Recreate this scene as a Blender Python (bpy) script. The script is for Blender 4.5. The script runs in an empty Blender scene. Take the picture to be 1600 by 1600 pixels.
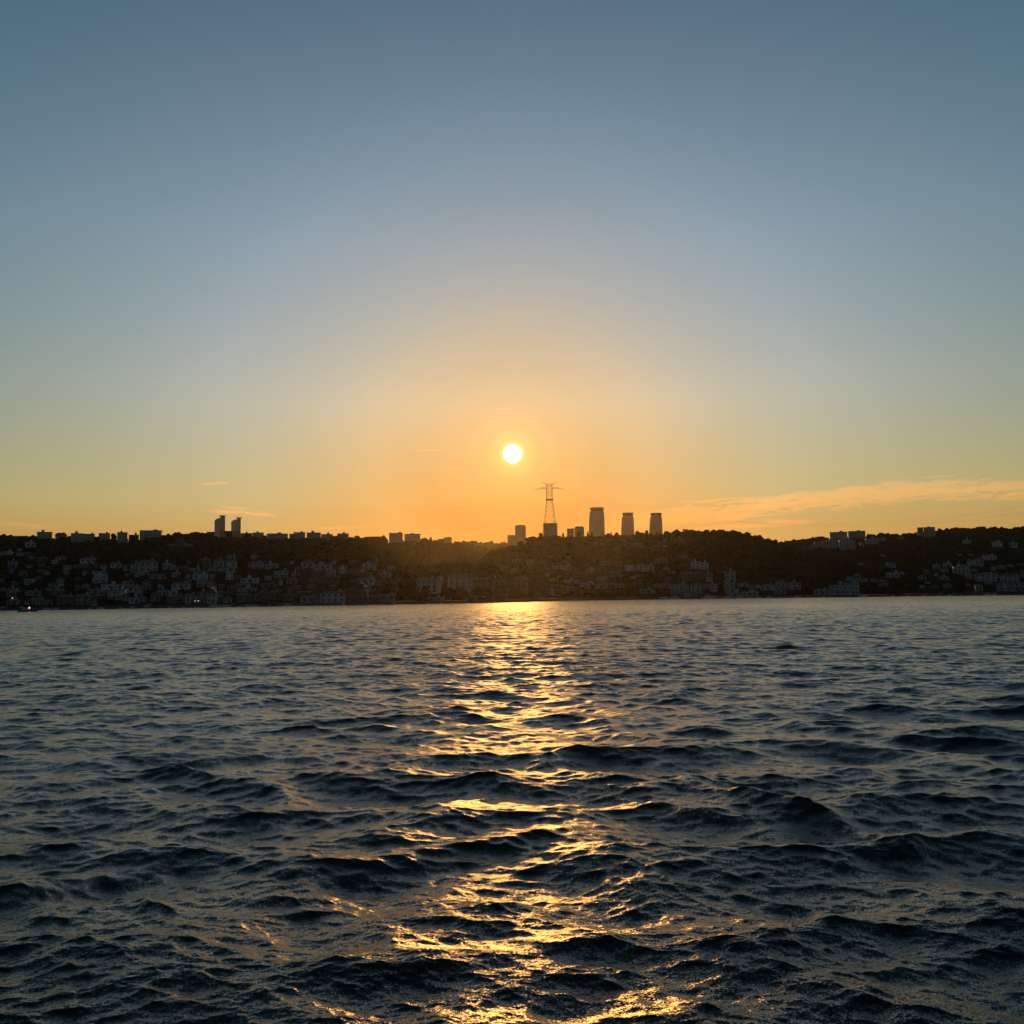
import bpy, bmesh, math, random
import numpy as np
from mathutils import Vector, Matrix

random.seed(11)
rng = np.random.default_rng(7)
sc = bpy.context.scene
COL = sc.collection
PI = math.pi

# ------------------------------------------------------------------ camera
CAM_H = 4.0                       # standing on the stern deck of a ferry
F_PX, HALF = 1541.0, 800.0        # focal length and half width in photo pixels
PITCH, ROLL = math.radians(4.9), math.radians(0.75)
_r0 = Vector((1, 0, 0)); _f = Vector((0, math.cos(PITCH), math.sin(PITCH))); _u0 = Vector((0, -math.sin(PITCH), math.cos(PITCH)))
RIGHT = _r0 * math.cos(ROLL) - _u0 * math.sin(ROLL)
UP = _u0 * math.cos(ROLL) + _r0 * math.sin(ROLL)
cam = bpy.data.cameras.new('camera')
cam_ob = bpy.data.objects.new('camera', cam)
COL.objects.link(cam_ob)
cam.sensor_width = 36.0
cam.lens = 36.0 * F_PX / (2 * HALF)
cam.clip_start = 0.1; cam.clip_end = 60000
M = Matrix((RIGHT, UP, -_f)).transposed().to_4x4()
M.translation = Vector((0, 0, CAM_H))
cam_ob.matrix_world = M
sc.camera = cam_ob

def ray(x, y):
    """direction seen at photo pixel x, y"""
    d = _f * F_PX + RIGHT * (x - HALF) + UP * (HALF - y)
    return d.normalized()

def azel(x, y):
    d = ray(x, y)
    return math.atan2(d.x, d.y), math.asin(d.z)

SUN_AZ, SUN_EL = azel(801, 709)
SUN_DIR = ray(801, 709)

# ------------------------------------------------------------------ node helpers
class NT:
    def __init__(s, tree): s.t = tree; s.n = tree.nodes; s.l = tree.links
    def node(s, kind, **kw):
        n = s.n.new(kind)
        for k, v in kw.items(): setattr(n, k, v)
        return n
    def put(s, sock, v):
        if v is None: return
        if hasattr(v, 'is_linked') or hasattr(v, 'links'): s.l.new(v, sock)
        elif isinstance(v, (int, float)) and sock.type in ('VECTOR', 'RGBA'): sock.default_value = (v,) * len(sock.default_value)
        else: sock.default_value = v
    def math(s, op, a, b=None, c=None, clamp=False):
        n = s.node('ShaderNodeMath', operation=op, use_clamp=clamp)
        s.put(n.inputs[0], a); s.put(n.inputs[1], b); s.put(n.inputs[2], c)
        return n.outputs[0]
    def vmath(s, op, a, b=None, out=0):
        n = s.node('ShaderNodeVectorMath', operation=op)
        s.put(n.inputs[0], a); s.put(n.inputs[1], b)
        return n.outputs[out]
    def ramp(s, fac, stops, interp='LINEAR'):
        n = s.node('ShaderNodeValToRGB'); cr = n.color_ramp; cr.interpolation = interp
        while len(cr.elements) < len(stops): cr.elements.new(0.5)
        for e, (p, c) in zip(cr.elements, sorted(stops)):
            e.position = p; e.color = (c[0], c[1], c[2], 1) if hasattr(c, '__len__') else (c, c, c, 1)
        s.put(n.inputs[0], fac)
        return n.outputs[0]
    def mix(s, fac, a, b, blend='MIX'):
        n = s.node('ShaderNodeMix', data_type='RGBA', blend_type=blend)
        s.put(n.inputs[0], fac); s.put(n.inputs[6], a); s.put(n.inputs[7], b)
        return n.outputs[2]
    def maprange(s, v, a, b, c=0.0, d=1.0, smooth=True):
        n = s.node('ShaderNodeMapRange', interpolation_type='SMOOTHSTEP' if smooth else 'LINEAR')
        for i, q in enumerate((v, a, b, c, d)): s.put(n.inputs[i], q)
        return n.outputs[0]
    def noise(s, vec, scale, detail=2, rough=0.5, out=0, dist=0.0):
        n = s.node('ShaderNodeTexNoise')
        s.put(n.inputs['Vector'], vec); n.inputs['Scale'].default_value = scale
        n.inputs['Detail'].default_value = detail; n.inputs['Roughness'].default_value = rough
        n.inputs['Distortion'].default_value = dist
        return n.outputs[out]
    def xyz(s, x, y, z):
        n = s.node('ShaderNodeCombineXYZ')
        for i, q in enumerate((x, y, z)): s.put(n.inputs[i], q)
        return n.outputs[0]
    def sep(s, v):
        n = s.node('ShaderNodeSeparateXYZ'); s.put(n.inputs[0], v)
        return n.outputs

# ------------------------------------------------------------------ sky
world = bpy.data.worlds.new("World"); sc.world = world; world.use_nodes = True
nt = NT(world.node_tree)
for n in list(nt.n): nt.n.remove(n)
out = nt.node('ShaderNodeOutputWorld'); bg = nt.node('ShaderNodeBackground')
nt.l.new(bg.outputs[0], out.inputs[0])
sky = nt.node('ShaderNodeTexSky', sky_type='NISHITA', sun_disc=False)
sky.sun_elevation = SUN_EL; sky.sun_rotation = SUN_AZ
sky.altitude = 0; sky.air_density = 1.5; sky.dust_density = 0.3; sky.ozone_density = 4.0
SKY_STRENGTH = 0.1
dirn = nt.vmath('NORMALIZE', nt.node('ShaderNodeTexCoord').outputs['Generated'])
dx, dy, dz = nt.sep(dirn)
el = nt.math('MULTIPLY', nt.math('ARCSINE', dz), 180 / PI)
az = nt.math('MULTIPLY', nt.math('ARCTAN2', dx, dy), 180 / PI)
ang = nt.math('MULTIPLY', nt.math('ARCCOSINE', nt.math('MINIMUM', nt.vmath('DOT_PRODUCT', dirn, tuple(SUN_DIR), out=1), 0.9999999)), 180 / PI)
# summer haze: the lower sky is warmer and the blue weaker than in clear air
tint = nt.ramp(nt.math('DIVIDE', el, 60.0, clamp=True), [
    (0.00, (1.00, 0.66, 0.36)), (3.9 / 60, (1.10, 0.74, 0.45)), (5.5 / 60, (1.23, 0.88, 0.57)), (12 / 60, (1.34, 0.99, 0.76)),
    (20 / 60, (1.30, 1.05, 0.88)), (26 / 60, (1.11, 0.96, 0.80)), (33 / 60, (0.92, 0.82, 0.71)), (45 / 60, (0.84, 0.78, 0.53)), (1.0, (0.72, 0.68, 0.50))])
na = nt.math('DIVIDE', ang, 36.0, clamp=True)
near_hi = nt.ramp(na, [(0.0, (0.97, 0.82, 0.58)), (2.2 / 36, (1.03, 0.87, 0.68)), (5 / 36, (1.0, 0.90, 0.78)), (10.3 / 36, (1.04, 1.03, 1.03)),
    (17 / 36, (1.10, 1.11, 1.19)), (26 / 36, (1.02, 1.02, 1.05)), (1.0, (0.84, 0.91, 0.95))])
near_lo = nt.ramp(na, [(0.0, (0.72, 0.55, 0.35)), (3 / 36, (0.70, 0.52, 0.32)), (5 / 36, (0.66, 0.48, 0.31)), (15 / 36, (0.86, 0.90, 0.95)), (26 / 36, (1.04, 1.01, 0.98)), (1.0, (1, 1, 1))])
near = nt.mix(nt.maprange(el, 11.0, 5.0, smooth=False), near_hi, near_lo)
col = nt.mix(1.0, nt.mix(1.0, sky.outputs[0], tint, 'MULTIPLY'), near, 'MULTIPLY')
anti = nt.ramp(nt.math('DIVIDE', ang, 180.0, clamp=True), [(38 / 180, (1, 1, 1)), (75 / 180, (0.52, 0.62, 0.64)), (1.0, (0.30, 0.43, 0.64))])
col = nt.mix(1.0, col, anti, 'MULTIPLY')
# thin evening cirrus low over the hills, thicker towards the right
def cloud_patch(x0, y0, x1, y1, thick, amount, sx, sy, lo, hi, seed):
    a0, e0 = (math.degrees(v) for v in azel(x0, y0)); a1, e1 = (math.degrees(v) for v in azel(x1, y1))
    L = math.hypot(a1 - a0, e1 - e0); t = math.atan2(e1 - e0, a1 - a0); cx, cy = (a0 + a1) / 2, (e0 + e1) / 2
    du = nt.math('SUBTRACT', az, cx); dv = nt.math('SUBTRACT', el, cy)
    u = nt.math('ADD', nt.math('MULTIPLY', du, math.cos(t)), nt.math('MULTIPLY', dv, math.sin(t)))
    v = nt.math('SUBTRACT', nt.math('MULTIPLY', dv, math.cos(t)), nt.math('MULTIPLY', du, math.sin(t)))
    th = math.degrees(thick / F_PX)
    uu = nt.math('DIVIDE', u, L / 2); vv = nt.math('DIVIDE', v, th)
    r2 = nt.math('ADD', nt.math('POWER', nt.math('ABSOLUTE', uu), 4.0), nt.math('MULTIPLY', vv, vv))
    env = nt.math('EXPONENT', nt.math('MULTIPLY', r2, -1.0))
    p = nt.xyz(nt.math('MULTIPLY', u, sx), nt.math('MULTIPLY', v, sy), seed)
    nz = nt.noise(p, 1.0, 7, 0.66, dist=0.5)
    m = nt.maprange(nt.math('MULTIPLY', nz, nt.math('ADD', 0.35, nt.math('MULTIPLY', env, 0.65))), lo, hi)
    return nt.math('MULTIPLY', m, nt.math('MULTIPLY', env, amount))
patches = [
    cloud_patch(960, 808, 1600, 746, 21, 1.0, 0.5, 3.4, 0.36, 0.50, 3.1),
    cloud_patch(1230, 772, 1720, 760, 24, 1.0, 0.6, 3.6, 0.38, 0.51, 8.4),
    cloud_patch(1060, 796, 1560, 764, 24, 0.9, 1.1, 6.0, 0.42, 0.53, 28.4),
    cloud_patch(880, 818, 1260, 800, 14, 0.95, 0.5, 3.6, 0.30, 0.52, 5.7),
    cloud_patch(1060, 826, 1300, 812, 9, 0.6, 0.5, 4.0, 0.30, 0.52, 15.7),
    cloud_patch(318, 797, 446, 806, 5, 0.9, 0.8, 5.0, 0.28, 0.52, 1.3),
    cloud_patch(335, 790, 400, 797, 3.5, 0.7, 0.8, 5.0, 0.28, 0.52, 61.3),
    cloud_patch(312, 757, 362, 754, 3.0, 0.9, 1.0, 5.0, 0.25, 0.5, 11.3),
    cloud_patch(640, 704, 696, 703, 1.6, 0.55, 1.0, 5.0, 0.2, 0.45, 21.3),
    cloud_patch(490, 826, 590, 822, 3, 0.6, 0.6, 5.0, 0.25, 0.5, 31.3),
    cloud_patch(-60, 812, 120, 828, 5, 0.35, 0.6, 4.0, 0.28, 0.5, 41.3),
    cloud_patch(640, 835, 790, 831, 4, 0.5, 0.6, 4.0, 0.28, 0.5, 51.3)]
cl = patches[0]
for p in patches[1:]: cl = nt.math('MAXIMUM', cl, p)
col = nt.mix(cl, col, nt.mix(1.0, col, (1.52, 1.14, 0.90, 1), 'MULTIPLY'))
col = nt.mix(1.0, col, (SKY_STRENGTH,) * 3 + (1,), 'MULTIPLY')
# bright ring of forward scattered light and the disc itself
aur = nt.ramp(nt.math('DIVIDE', ang, 6.0, clamp=True), [
    (0.0, (0.5, 0.55, 0.12)), (0.55 / 6, (0.34, 0.36, 0.08)), (0.9 / 6, (0.18, 0.17, 0.03)), (1.7 / 6, (0.06, 0.05, 0.010)), (3 / 6, (0.01, 0.01, 0.002)), (1.0, (0, 0, 0))], 'EASE')
col = nt.mix(1.0, col, aur, 'ADD')
disc = nt.maprange(ang, 0.57, 0.43)
col = nt.mix(1.0, col, nt.mix(disc, (0, 0, 0, 1), (9.0, 8.0, 6.2, 1)), 'ADD')
nt.l.new(col, bg.inputs[0]); bg.inputs[1].default_value = 1.0
world.cycles.sampling_method = 'MANUAL'; world.cycles.sample_map_resolution = 2048

sun = bpy.data.lights.new('sun', 'SUN'); sun_ob = bpy.data.objects.new('sun', sun); COL.objects.link(sun_ob)
sun.energy = 2.0; sun.angle = math.radians(0.55); sun.color = (1.0, 0.455, 0.10)
sun_ob.rotation_euler = SUN_DIR.to_track_quat('Z', 'Y').to_euler()
sun_ob.location = SUN_DIR * 500

# ------------------------------------------------------------------ render settings
sc.render.engine = 'CYCLES'
sc.view_settings.view_transform = 'Standard'; sc.view_settings.look = 'None'
sc.view_settings.gamma = 1.0; sc.view_settings.exposure = 0.0; sc.view_settings.use_curve_mapping = False
cy = sc.cycles
cy.max_bounces = 5; cy.diffuse_bounces = 2; cy.glossy_bounces = 3; cy.volume_bounces = 0; cy.transmission_bounces = 2
cy.caustics_reflective = False; cy.caustics_refractive = False
cy.sample_clamp_direct = 2.0; cy.sample_clamp_indirect = 2.0
cy.use_denoising = True
try: cy.denoiser = 'OPENIMAGEDENOISE'
except Exception: pass

# ------------------------------------------------------------------ helpers for objects
def tag(o, label=None, cat=None, group=None, kind=None):
    if label: o['label'] = label
    if cat: o['category'] = cat
    if group: o['group'] = group
    if kind: o['kind'] = kind
    return o

def mesh_object(name, verts, faces, mats, parent=None, smooth=False, fmat=None):
    me = bpy.data.meshes.new(name)
    me.from_pydata(verts, [], faces)
    for m in (mats if isinstance(mats, (list, tuple)) else [mats]): me.materials.append(m)
    if fmat is not None: me.polygons.foreach_set('material_index', fmat)
    if smooth: me.polygons.foreach_set('use_smooth', [True] * len(me.polygons))
    me.update()
    o = bpy.data.objects.new(name, me); COL.objects.link(o)
    if parent: o.parent = parent
    return o

def np_mesh(name, co, quads, mat, smooth=True):
    me = bpy.data.meshes.new(name)
    nv, nf = len(co), len(quads); k = quads.shape[1]
    me.vertices.add(nv); me.vertices.foreach_set('co', co.astype(np.float32).ravel())
    me.loops.add(nf * k); me.loops.foreach_set('vertex_index', quads.astype(np.int32).ravel())
    me.polygons.add(nf); me.polygons.foreach_set('loop_start', np.arange(0, nf * k, k, dtype=np.int32))
    me.polygons.foreach_set('loop_total', np.full(nf, k, dtype=np.int32))
    me.materials.append(mat)
    if smooth: me.polygons.foreach_set('use_smooth', np.ones(nf, dtype=bool))
    me.update(calc_edges=True); me.validate()
    o = bpy.data.objects.new(name, me); COL.objects.link(o)
    return o

def new_mat(name):
    m = bpy.data.materials.new(name); m.use_nodes = True
    t = NT(m.node_tree); b = t.n['Principled BSDF']
    return m, t, b

# ------------------------------------------------------------------ water
def make_water_mat():
    m, t, b = new_mat('strait_water')
    pos = t.node('ShaderNodeNewGeometry')
    P = pos.outputs['Position']; N = pos.outputs['Normal']
    b.inputs['Base Color'].default_value = (0.006, 0.013, 0.010, 1)
    b.inputs['IOR'].default_value = 1.37
    # capillary ripples: random slopes at three sizes, calmer and rougher patches; where the sheet
    # is too coarse to carry the short waves themselves (attribute), their slopes are added here
    coarse = t.node('ShaderNodeAttribute', attribute_name='coarse').outputs['Fac']
    def slope(scale, sx, amp, off, det=1.0):
        q = t.vmath('ADD', t.vmath('MULTIPLY', P, (sx, 1.0, 1.0)), (off, off * 1.7, off * .3))
        c = t.noise(q, scale, det, 0.5, out=1)
        return t.vmath('MULTIPLY', t.vmath('SUBTRACT', c, (0.5, 0.5, 0.5)), (amp * 0.9, amp, 0.0))
    s1 = t.vmath('ADD', slope(15.0, 0.7, 0.30, 3.0), slope(50.0, 0.8, 0.85, 17.0))
    s2 = t.vmath('ADD', slope(1.5, 0.5, 0.42, 31.0, 2.0), slope(6.0, 0.7, 0.50, 53.0, 2.0))
    s2 = t.vmath('MULTIPLY', s2, t.xyz(coarse, coarse, 0.0))
    # the fronts of wind waves are steeper than their backs: unresolved waves lean to the ferry
    s2 = t.vmath('ADD', s2, t.vmath('MULTIPLY', t.xyz(0.0, coarse, 0.0), (0.0, -0.05, 0.0)))
    s = t.vmath('ADD', s1, s2)
    gust = t.maprange(t.noise(t.vmath('MULTIPLY', P, (0.5, 1.0, 0)), 0.07, 3, 0.55), 0.35, 0.65, 0.7, 1.15)
    s = t.vmath('MULTIPLY', s, t.xyz(gust, gust, 0.0))
    patch = t.maprange(t.noise(t.vmath('MULTIPLY', P, (0.55, 1.0, 0)), 0.8, 3, 0.6), 0.36, 0.66, 0.09, 0.22)
    t.put(b.inputs['Roughness'], t.math('ADD', patch, t.math('MULTIPLY', coarse, 0.04)))
    nn = t.vmath('NORMALIZE', t.vmath('ADD', N, s))
    t.l.new(nn, b.inputs['Normal'])
    return m

G = 9.81
def spectrum_tile(L, N, lmin, lmax, mss, wind, spread, seed, peak=None):
    """one square, tileable patch of waves between two wavelengths: height and sideways shift"""
    r = np.random.default_rng(seed)
    k1 = 2 * np.pi * np.fft.fftfreq(N, L / N)
    kx, ky = np.meshgrid(k1, k1, indexing='xy')
    k = np.hypot(kx, ky); k[0, 0] = 1e-6
    lam = 2 * np.pi / k
    th = np.arctan2(ky, kx) - wind
    D = np.abs(np.cos(th / 2)) ** (2 * spread)
    S = k ** -4.0 * D
    if peak: S *= np.exp(-(lam / peak) ** 2 * 0.5)
    S *= np.clip((lam - lmin * .8) / (lmin * .4), 0, 1) * np.clip((lmax * 1.2 - lam) / (lmax * .4), 0, 1)
    S[0, 0] = 0
    h = np.sqrt(S) * (r.normal(size=(N, N)) + 1j * r.normal(size=(N, N)))
    hh = np.fft.ifft2(h)
    sxk = np.fft.ifft2(1j * kx * h); syk = np.fft.ifft2(1j * ky * h)
    cur = np.mean(sxk.real ** 2 + syk.real ** 2)
    sc_ = math.sqrt(mss / cur)
    Dx = np.fft.ifft2(1j * kx / k * h).real * sc_
    Dy = np.fft.ifft2(1j * ky / k * h).real * sc_
    return hh.real * sc_, Dx, Dy

def sample(tile, L, x, y):
    N = tile.shape[0]
    u = (x / L * N) % N; v = (y / L * N) % N
    i = u.astype(np.int32) % N; j = v.astype(np.int32) % N; fu = u - np.floor(u); fv = v - np.floor(v)
    i2 = (i + 1) % N; j2 = (j + 1) % N
    return (tile[j, i] * (1 - fu) + tile[j, i2] * fu) * (1 - fv) + (tile[j2, i] * (1 - fu) + tile[j2, i2] * fu) * fv

def build_water():
    # a polar sheet centred on the ferry, finest where one stands closest to it
    fine = np.radians(np.arange(-34, 34.001, 0.062))
    rest = np.radians(np.concatenate([np.arange(34.2, 62, 0.2), np.arange(62, 298, 4.0), np.arange(298, 325.9, 0.2)]))
    phi = np.concatenate([fine, rest])
    rs = [1.5]
    while rs[-1] < 9000:
        r = rs[-1]
        if r < 7.5: d = 0.12
        elif r < 1500: d = min(max(r * r / CAM_H * 0.0005, 0.012), max(0.085, r * 0.0014))
        else: d = r * 0.05
        rs.append(r + d)
    rs = np.array(rs); nr, na = len(rs), len(phi)
    R, A = np.meshgrid(rs, phi, indexing='ij')
    X = R * np.sin(A); Y = R * np.cos(A)
    dr = np.gradient(rs)[:, None] * np.ones_like(A)
    da = np.gradient(np.unwrap(np.concatenate([phi])))
    da = np.abs(da)[None, :] * R
    space = np.maximum(dr, da)
    H = np.zeros_like(X); SX = np.zeros_like(X); SY = np.zeros_like(X)
    # (tile size, samples, shortest, longest wave, mean square slope, heading, spread, chop)
    W0 = math.radians(-98)
    bands = [
        (171.0, 1024, 2.0, 12.0, 0.0068, W0, 10, 1.4, 3.5, 0.0),
        (53.0, 1024, 0.7, 2.2, 0.0055, W0 + .46, 12, 1.4, None, 0.35),
        (47.0, 1024, 0.7, 2.2, 0.0052, W0 - .44, 12, 1.4, None, -0.2),
        (17.3, 1024, 0.22, 0.7, 0.0098, W0 + .5, 9, 1.3, None, -0.5),
        (14.9, 1024, 0.22, 0.7, 0.0098, W0 - .5, 9, 1.3, None, 0.7),
        (5.3, 1024, 0.07, 0.22, 0.0100, W0 + .1, 4, 1.0, None, 1.1),
        # the ferry's own diverging wake: two narrow trains running out to either side
        (149.0, 512, 1.8, 5.0, 0.0046, math.radians(26), 60, 1.0, 4.0, 0.0),
        (139.0, 512, 1.8, 5.0, 0.0042, math.radians(154), 60, 1.0, 4.0, 0.0)]
    lost = np.zeros_like(X)
    # the wind blows off the far shore: waves are still small there and grow towards the ferry
    fetch = np.clip((470 - R) / 400.0, 0.07, 1.0) ** 0.6
    for n, (L, N, l0, l1, mss, wd, sp, chop, pk, rot) in enumerate(bands):
        T, DX, DY = spectrum_tile(L, N, l0, l1, mss, wd - rot, sp, 100 + n, pk)
        c, s = math.cos(rot), math.sin(rot)
        xr = c * X + s * Y; yr = -s * X + c * Y
        xr = xr + 31.7 * n; yr = yr + 11.3 * n
        w = np.clip((l0 * 1.2 / space - 1.6) / 2.0, 0, 1)
        if n in (0, 1, 2, 6, 7): w = np.clip((l0 * 1.5 / space - 0.8) / 1.2, 0, 1)
        if n >= 6:
            side = 1 if n == 6 else -1
            w = w * np.clip((70 - R) / 40, 0, 1) * np.clip(side * X / 4.0 + 0.7, 0, 1)
        if n < 6: lost += fetch * (1 - w) * (0.3, 0.15, 0.15, 0.13, 0.12, 0.15)[n]
        if n < 4: w = w * fetch
        H += w * sample(T, L, xr, yr)
        d1 = sample(DX, L, xr, yr); d2 = sample(DY, L, xr, yr)
        SX += w * chop * (c * d1 - s * d2); SY += w * chop * (s * d1 + c * d2)
    # transverse wake waves: arcs that bow towards the stern
    cx, cy_ = 0.4, 52.0
    q = np.hypot(X - cx, (Y - cy_)); aq = np.arctan2(X - cx, cy_ - Y)
    env = np.exp(-(aq / 0.30) ** 2) * np.exp(-((q - 31) / 11.0) ** 2)
    ph = 2 * np.pi * q / 3.7 + 1.2 * np.sin(q * 0.37)
    amp = 0.08
    H += amp * env * np.cos(ph)
    SX += -amp * env * np.sin(ph) * (X - cx) / np.maximum(q, .1); SY += -amp * env * np.sin(ph) * (Y - cy_) / np.maximum(q, .1)
    # single breaking-off crests where the wake trains meet: long, sharp, with a trough in front
    for (xa, ya, xb, yb, a_, wd) in ((4.2, 21.6, 6.4, 14.4, 0.13, 0.34), (-8.6, 24.6, -4.0, 19.2, 0.13, 0.40), (3.2, 17.6, -3.5, 15.4, 0.11, 0.45), (7.6, 30.5, 13.5, 25.0, 0.14, 0.45), (-9.5, 13.2, -4.4, 15.6, 0.12, 0.42), (-3.0, 11.2, 2.4, 12.0, 0.09, 0.4)):
        L_ = math.hypot(xb - xa, yb - ya); tx, ty = (xb - xa) / L_, (yb - ya) / L_
        ds = (X - xa) * tx + (Y - ya) * ty; un = (X - xa) * ty - (Y - ya) * tx + 0.35 * np.sin(ds * 0.8 + xa)
        ev = a_ * np.exp(-((ds / L_ - 0.5) / 0.42) ** 4)
        g = np.exp(-(un / wd) ** 2); H += ev * (g - 0.42 * np.exp(-((un - 2.0 * wd) / (1.5 * wd)) ** 2) - 0.3 * np.exp(-((un + 2.2 * wd) / (1.7 * wd)) ** 2))
        SX += -ev * g * un / wd * 0.9 * ty; SY += ev * g * un / wd * 0.9 * tx
    calm = np.clip((R - 1.5) / 3.0, 0, 1)
    co = np.stack([X + SX * calm, Y + SY * calm, H * calm], axis=-1).reshape(-1, 3)
    ii, jj = np.meshgrid(np.arange(nr - 1), np.arange(na), indexing='ij')
    j2 = (jj + 1) % na
    quads = np.stack([ii * na + jj, (ii + 1) * na + jj, (ii + 1) * na + j2, ii * na + j2], axis=-1).reshape(-1, 4)[:, ::-1]
    o = np_mesh('water', co, quads, make_water_mat())
    at = o.data.attributes.new('coarse', 'FLOAT', 'POINT'); at.data.foreach_set('value', lost.astype(np.float32).ravel())
    return tag(o, 'dark rippled sea strait with a golden sun glitter path', 'water', kind='structure')

build_water()

# ------------------------------------------------------------------ far shore: terrain
def interp_px(pts):
    xs = [p[0] for p in pts]; ys = [p[1] for p in pts]
    a = np.array([azel(x, 850)[0] for x in xs]); return a, np.array(ys, float), np.array(xs, float)
_SH = [(-900, 560), (0, 600), (370, 615), (600, 640), (730, 705), (850, 840), (1000, 855), (1300, 865), (1600, 880), (2400, 900)]
_sa = np.array([azel(x, 930)[0] for x, _ in _SH]); _sd = np.array([d for _, d in _SH], float)
def shore(az): return np.interp(az, _sa, _sd)

# ridge lines: (photo x, photo y of the ground under the tree tops), distance of the crest, what happens behind it
LAYERS = [
    dict(d=1180, dd=[(560, 1180), (640, 1600), (700, 2450), (760, 2750), (900, 2750)], s=None, keep=0.82, pts=[(-900, 845), (-300, 843), (0, 841), (57, 842), (120, 845), (200, 845), (250, 841), (300, 837), (335, 838), (390, 839), (450, 842), (500, 842), (545, 841),
        (580, 843), (610, 847), (660, 846), (700, 850), (725, 851), (740, 855), (760, 861), (775, 866), (800, 880), (840, 905), (880, 932), (920, 990)]),
    dict(d=3000, s=2100, keep=0.9, pts=[(640, 870), (690, 850), (720, 849.5), (745, 848.5), (775, 849.5), (800, 851), (825, 853), (850, 866), (880, 900)]),
    dict(d=1010, s=None, keep=0.55, pts=[(340, 990), (375, 872), (400, 856), (430, 850), (470, 848), (500, 848.5), (530, 850), (560, 854), (590, 862), (610, 870), (640, 884), (680, 905), (710, 990)]),
    dict(d=1300, s=None, keep=0.82, pts=[(700, 1000), (735, 905), (752, 880), (765, 866), (780, 862), (792, 857), (812, 853), (824, 846), (842, 841), (850, 839), (875, 839), (893, 841), (915, 841), (950, 839), (985, 838), (1010, 837),
        (1040, 835), (1080, 832.5), (1120, 833), (1150, 834.5), (1175, 839), (1200, 846), (1220, 852), (1240, 859), (1260, 866), (1280, 874), (1300, 883), (1330, 891), (1350, 898), (1380, 909), (1410, 925), (1440, 990)]),
    dict(d=1750, s=None, keep=0.85, pts=[(1150, 900), (1200, 860), (1227, 850), (1250, 847), (1280, 843), (1300, 844), (1330, 842), (1360, 839), (1380, 838), (1400, 838.5), (1430, 836.5), (1470, 831), (1500, 829.5), (1530, 828), (1560, 828.5), (1600, 827.5), (1800, 830), (2500, 836)]),
    dict(d=860, s=None, keep=0.0, pts=[(590, 990), (604, 935), (615, 910), (640, 899), (655, 893), (672, 890), (690, 886), (705, 882), (718, 881), (732, 885), (746, 889), (760, 886), (775, 891), (800, 901), (830, 909), (860, 919), (890, 935), (910, 990)]),
]
for L in LAYERS:
    els = []
    if 'dd' in L: L['pts'] = [(x, y + (1.6 if x < 640 else 0.8)) for x, y in L['pts']]
    for x, y in L['pts']: els.append(math.tan(azel(x, y)[1]))
    L['az'] = np.array([azel(x, 850)[0] for x, _ in L['pts']])
    L['D'] = np.array([np.interp(x, [q[0] for q in L['dd']], [q[1] for q in L['dd']]) if 'dd' in L else L['d'] for x, _ in L['pts']])
    L['H'] = np.maximum(np.array(els) * L['D'] + CAM_H, -6.0)

def vnoise(x, y, seed):
    """smooth value noise for gullies and bumps"""
    r = np.random.default_rng(seed).uniform(-1, 1, (64, 64))
    xi = np.floor(x).astype(int); yi = np.floor(y).astype(int); fx = x - xi; fy = y - yi
    fx = fx * fx * (3 - 2 * fx); fy = fy * fy * (3 - 2 * fy)
    g = lambda i, j: r[j % 64, i % 64]
    return (g(xi, yi) * (1 - fx) + g(xi + 1, yi) * fx) * (1 - fy) + (g(xi, yi + 1) * (1 - fx) + g(xi + 1, yi + 1) * fx) * fy

def terrain(az, d):
    az = np.asarray(az, float); d = np.asarray(d, float)
    S = shore(az)
    z = np.where(d > S, 1.9 + np.minimum((d - S) * 0.012, 3.0), -3.0)
    for i, L in enumerate(LAYERS):
        D = np.interp(az, L['az'], L['D']) * (1 + 0.03 * np.sin(az * 23 + i)); H = np.interp(az, L['az'], L['H']) * (1 + 0.03 * np.sin(az * 23 + i))
        s = S + 6 if L['s'] is None else L['s'] + 0 * S
        t = np.clip((d - s) / (D - s), 0, 1)
        up = 0.75 * t + 0.25 * (t * t * (3 - 2 * t))
        hz = 1.9 + (H - 1.9) * up
        k = L['keep']; back = np.clip((d - D) / 240.0, 0, 1); back = back * back * (3 - 2 * back)
        if k == 0.0: back = np.clip((d - D) / 110.0, 0, 1)
        hz = np.where(d > D, H * (1 - (1 - k) * back), hz)
        hz = np.where(d < s, -3, hz)
        X = d * np.sin(az); Y = d * np.cos(az)
        bump = (vnoise(X / 120 + i * 7, Y / 160, i) * 0.06 + vnoise(X / 45, Y / 60 + i * 3, 20 + i) * 0.02) * H * np.clip(t * (1 - t) * 4, 0, 1)
        z = np.maximum(z, hz + bump)
    return z

def place(az, d): return d * math.sin(az), d * math.cos(az)
_DD = np.concatenate([np.arange(560, 1400, 1.5), np.arange(1400, 3300, 4.0)])
def hit(x, y, lo=560):
    """where the line of sight through a photo pixel first meets the hillside"""
    a, e = azel(x, y)
    z = terrain(np.full_like(_DD, a), _DD); line = CAM_H + math.tan(e) * _DD
    ok = (z >= line) & (_DD >= lo) & (_DD > shore(a) + 2)
    if not ok.any():
        ang = np.where(_DD > shore(a) + 2, (z - CAM_H) / _DD, -1); k = int(np.argmax(ang)); return a, float(_DD[k]), float(z[k])
    k = int(np.argmax(ok)); return a, float(_DD[k]), float(z[k])

def project(p):
    v = Vector(p) - Vector((0, 0, CAM_H)); w = v.dot(_f)
    return HALF + v.dot(RIGHT) / w * F_PX, HALF - v.dot(UP) / w * F_PX

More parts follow.
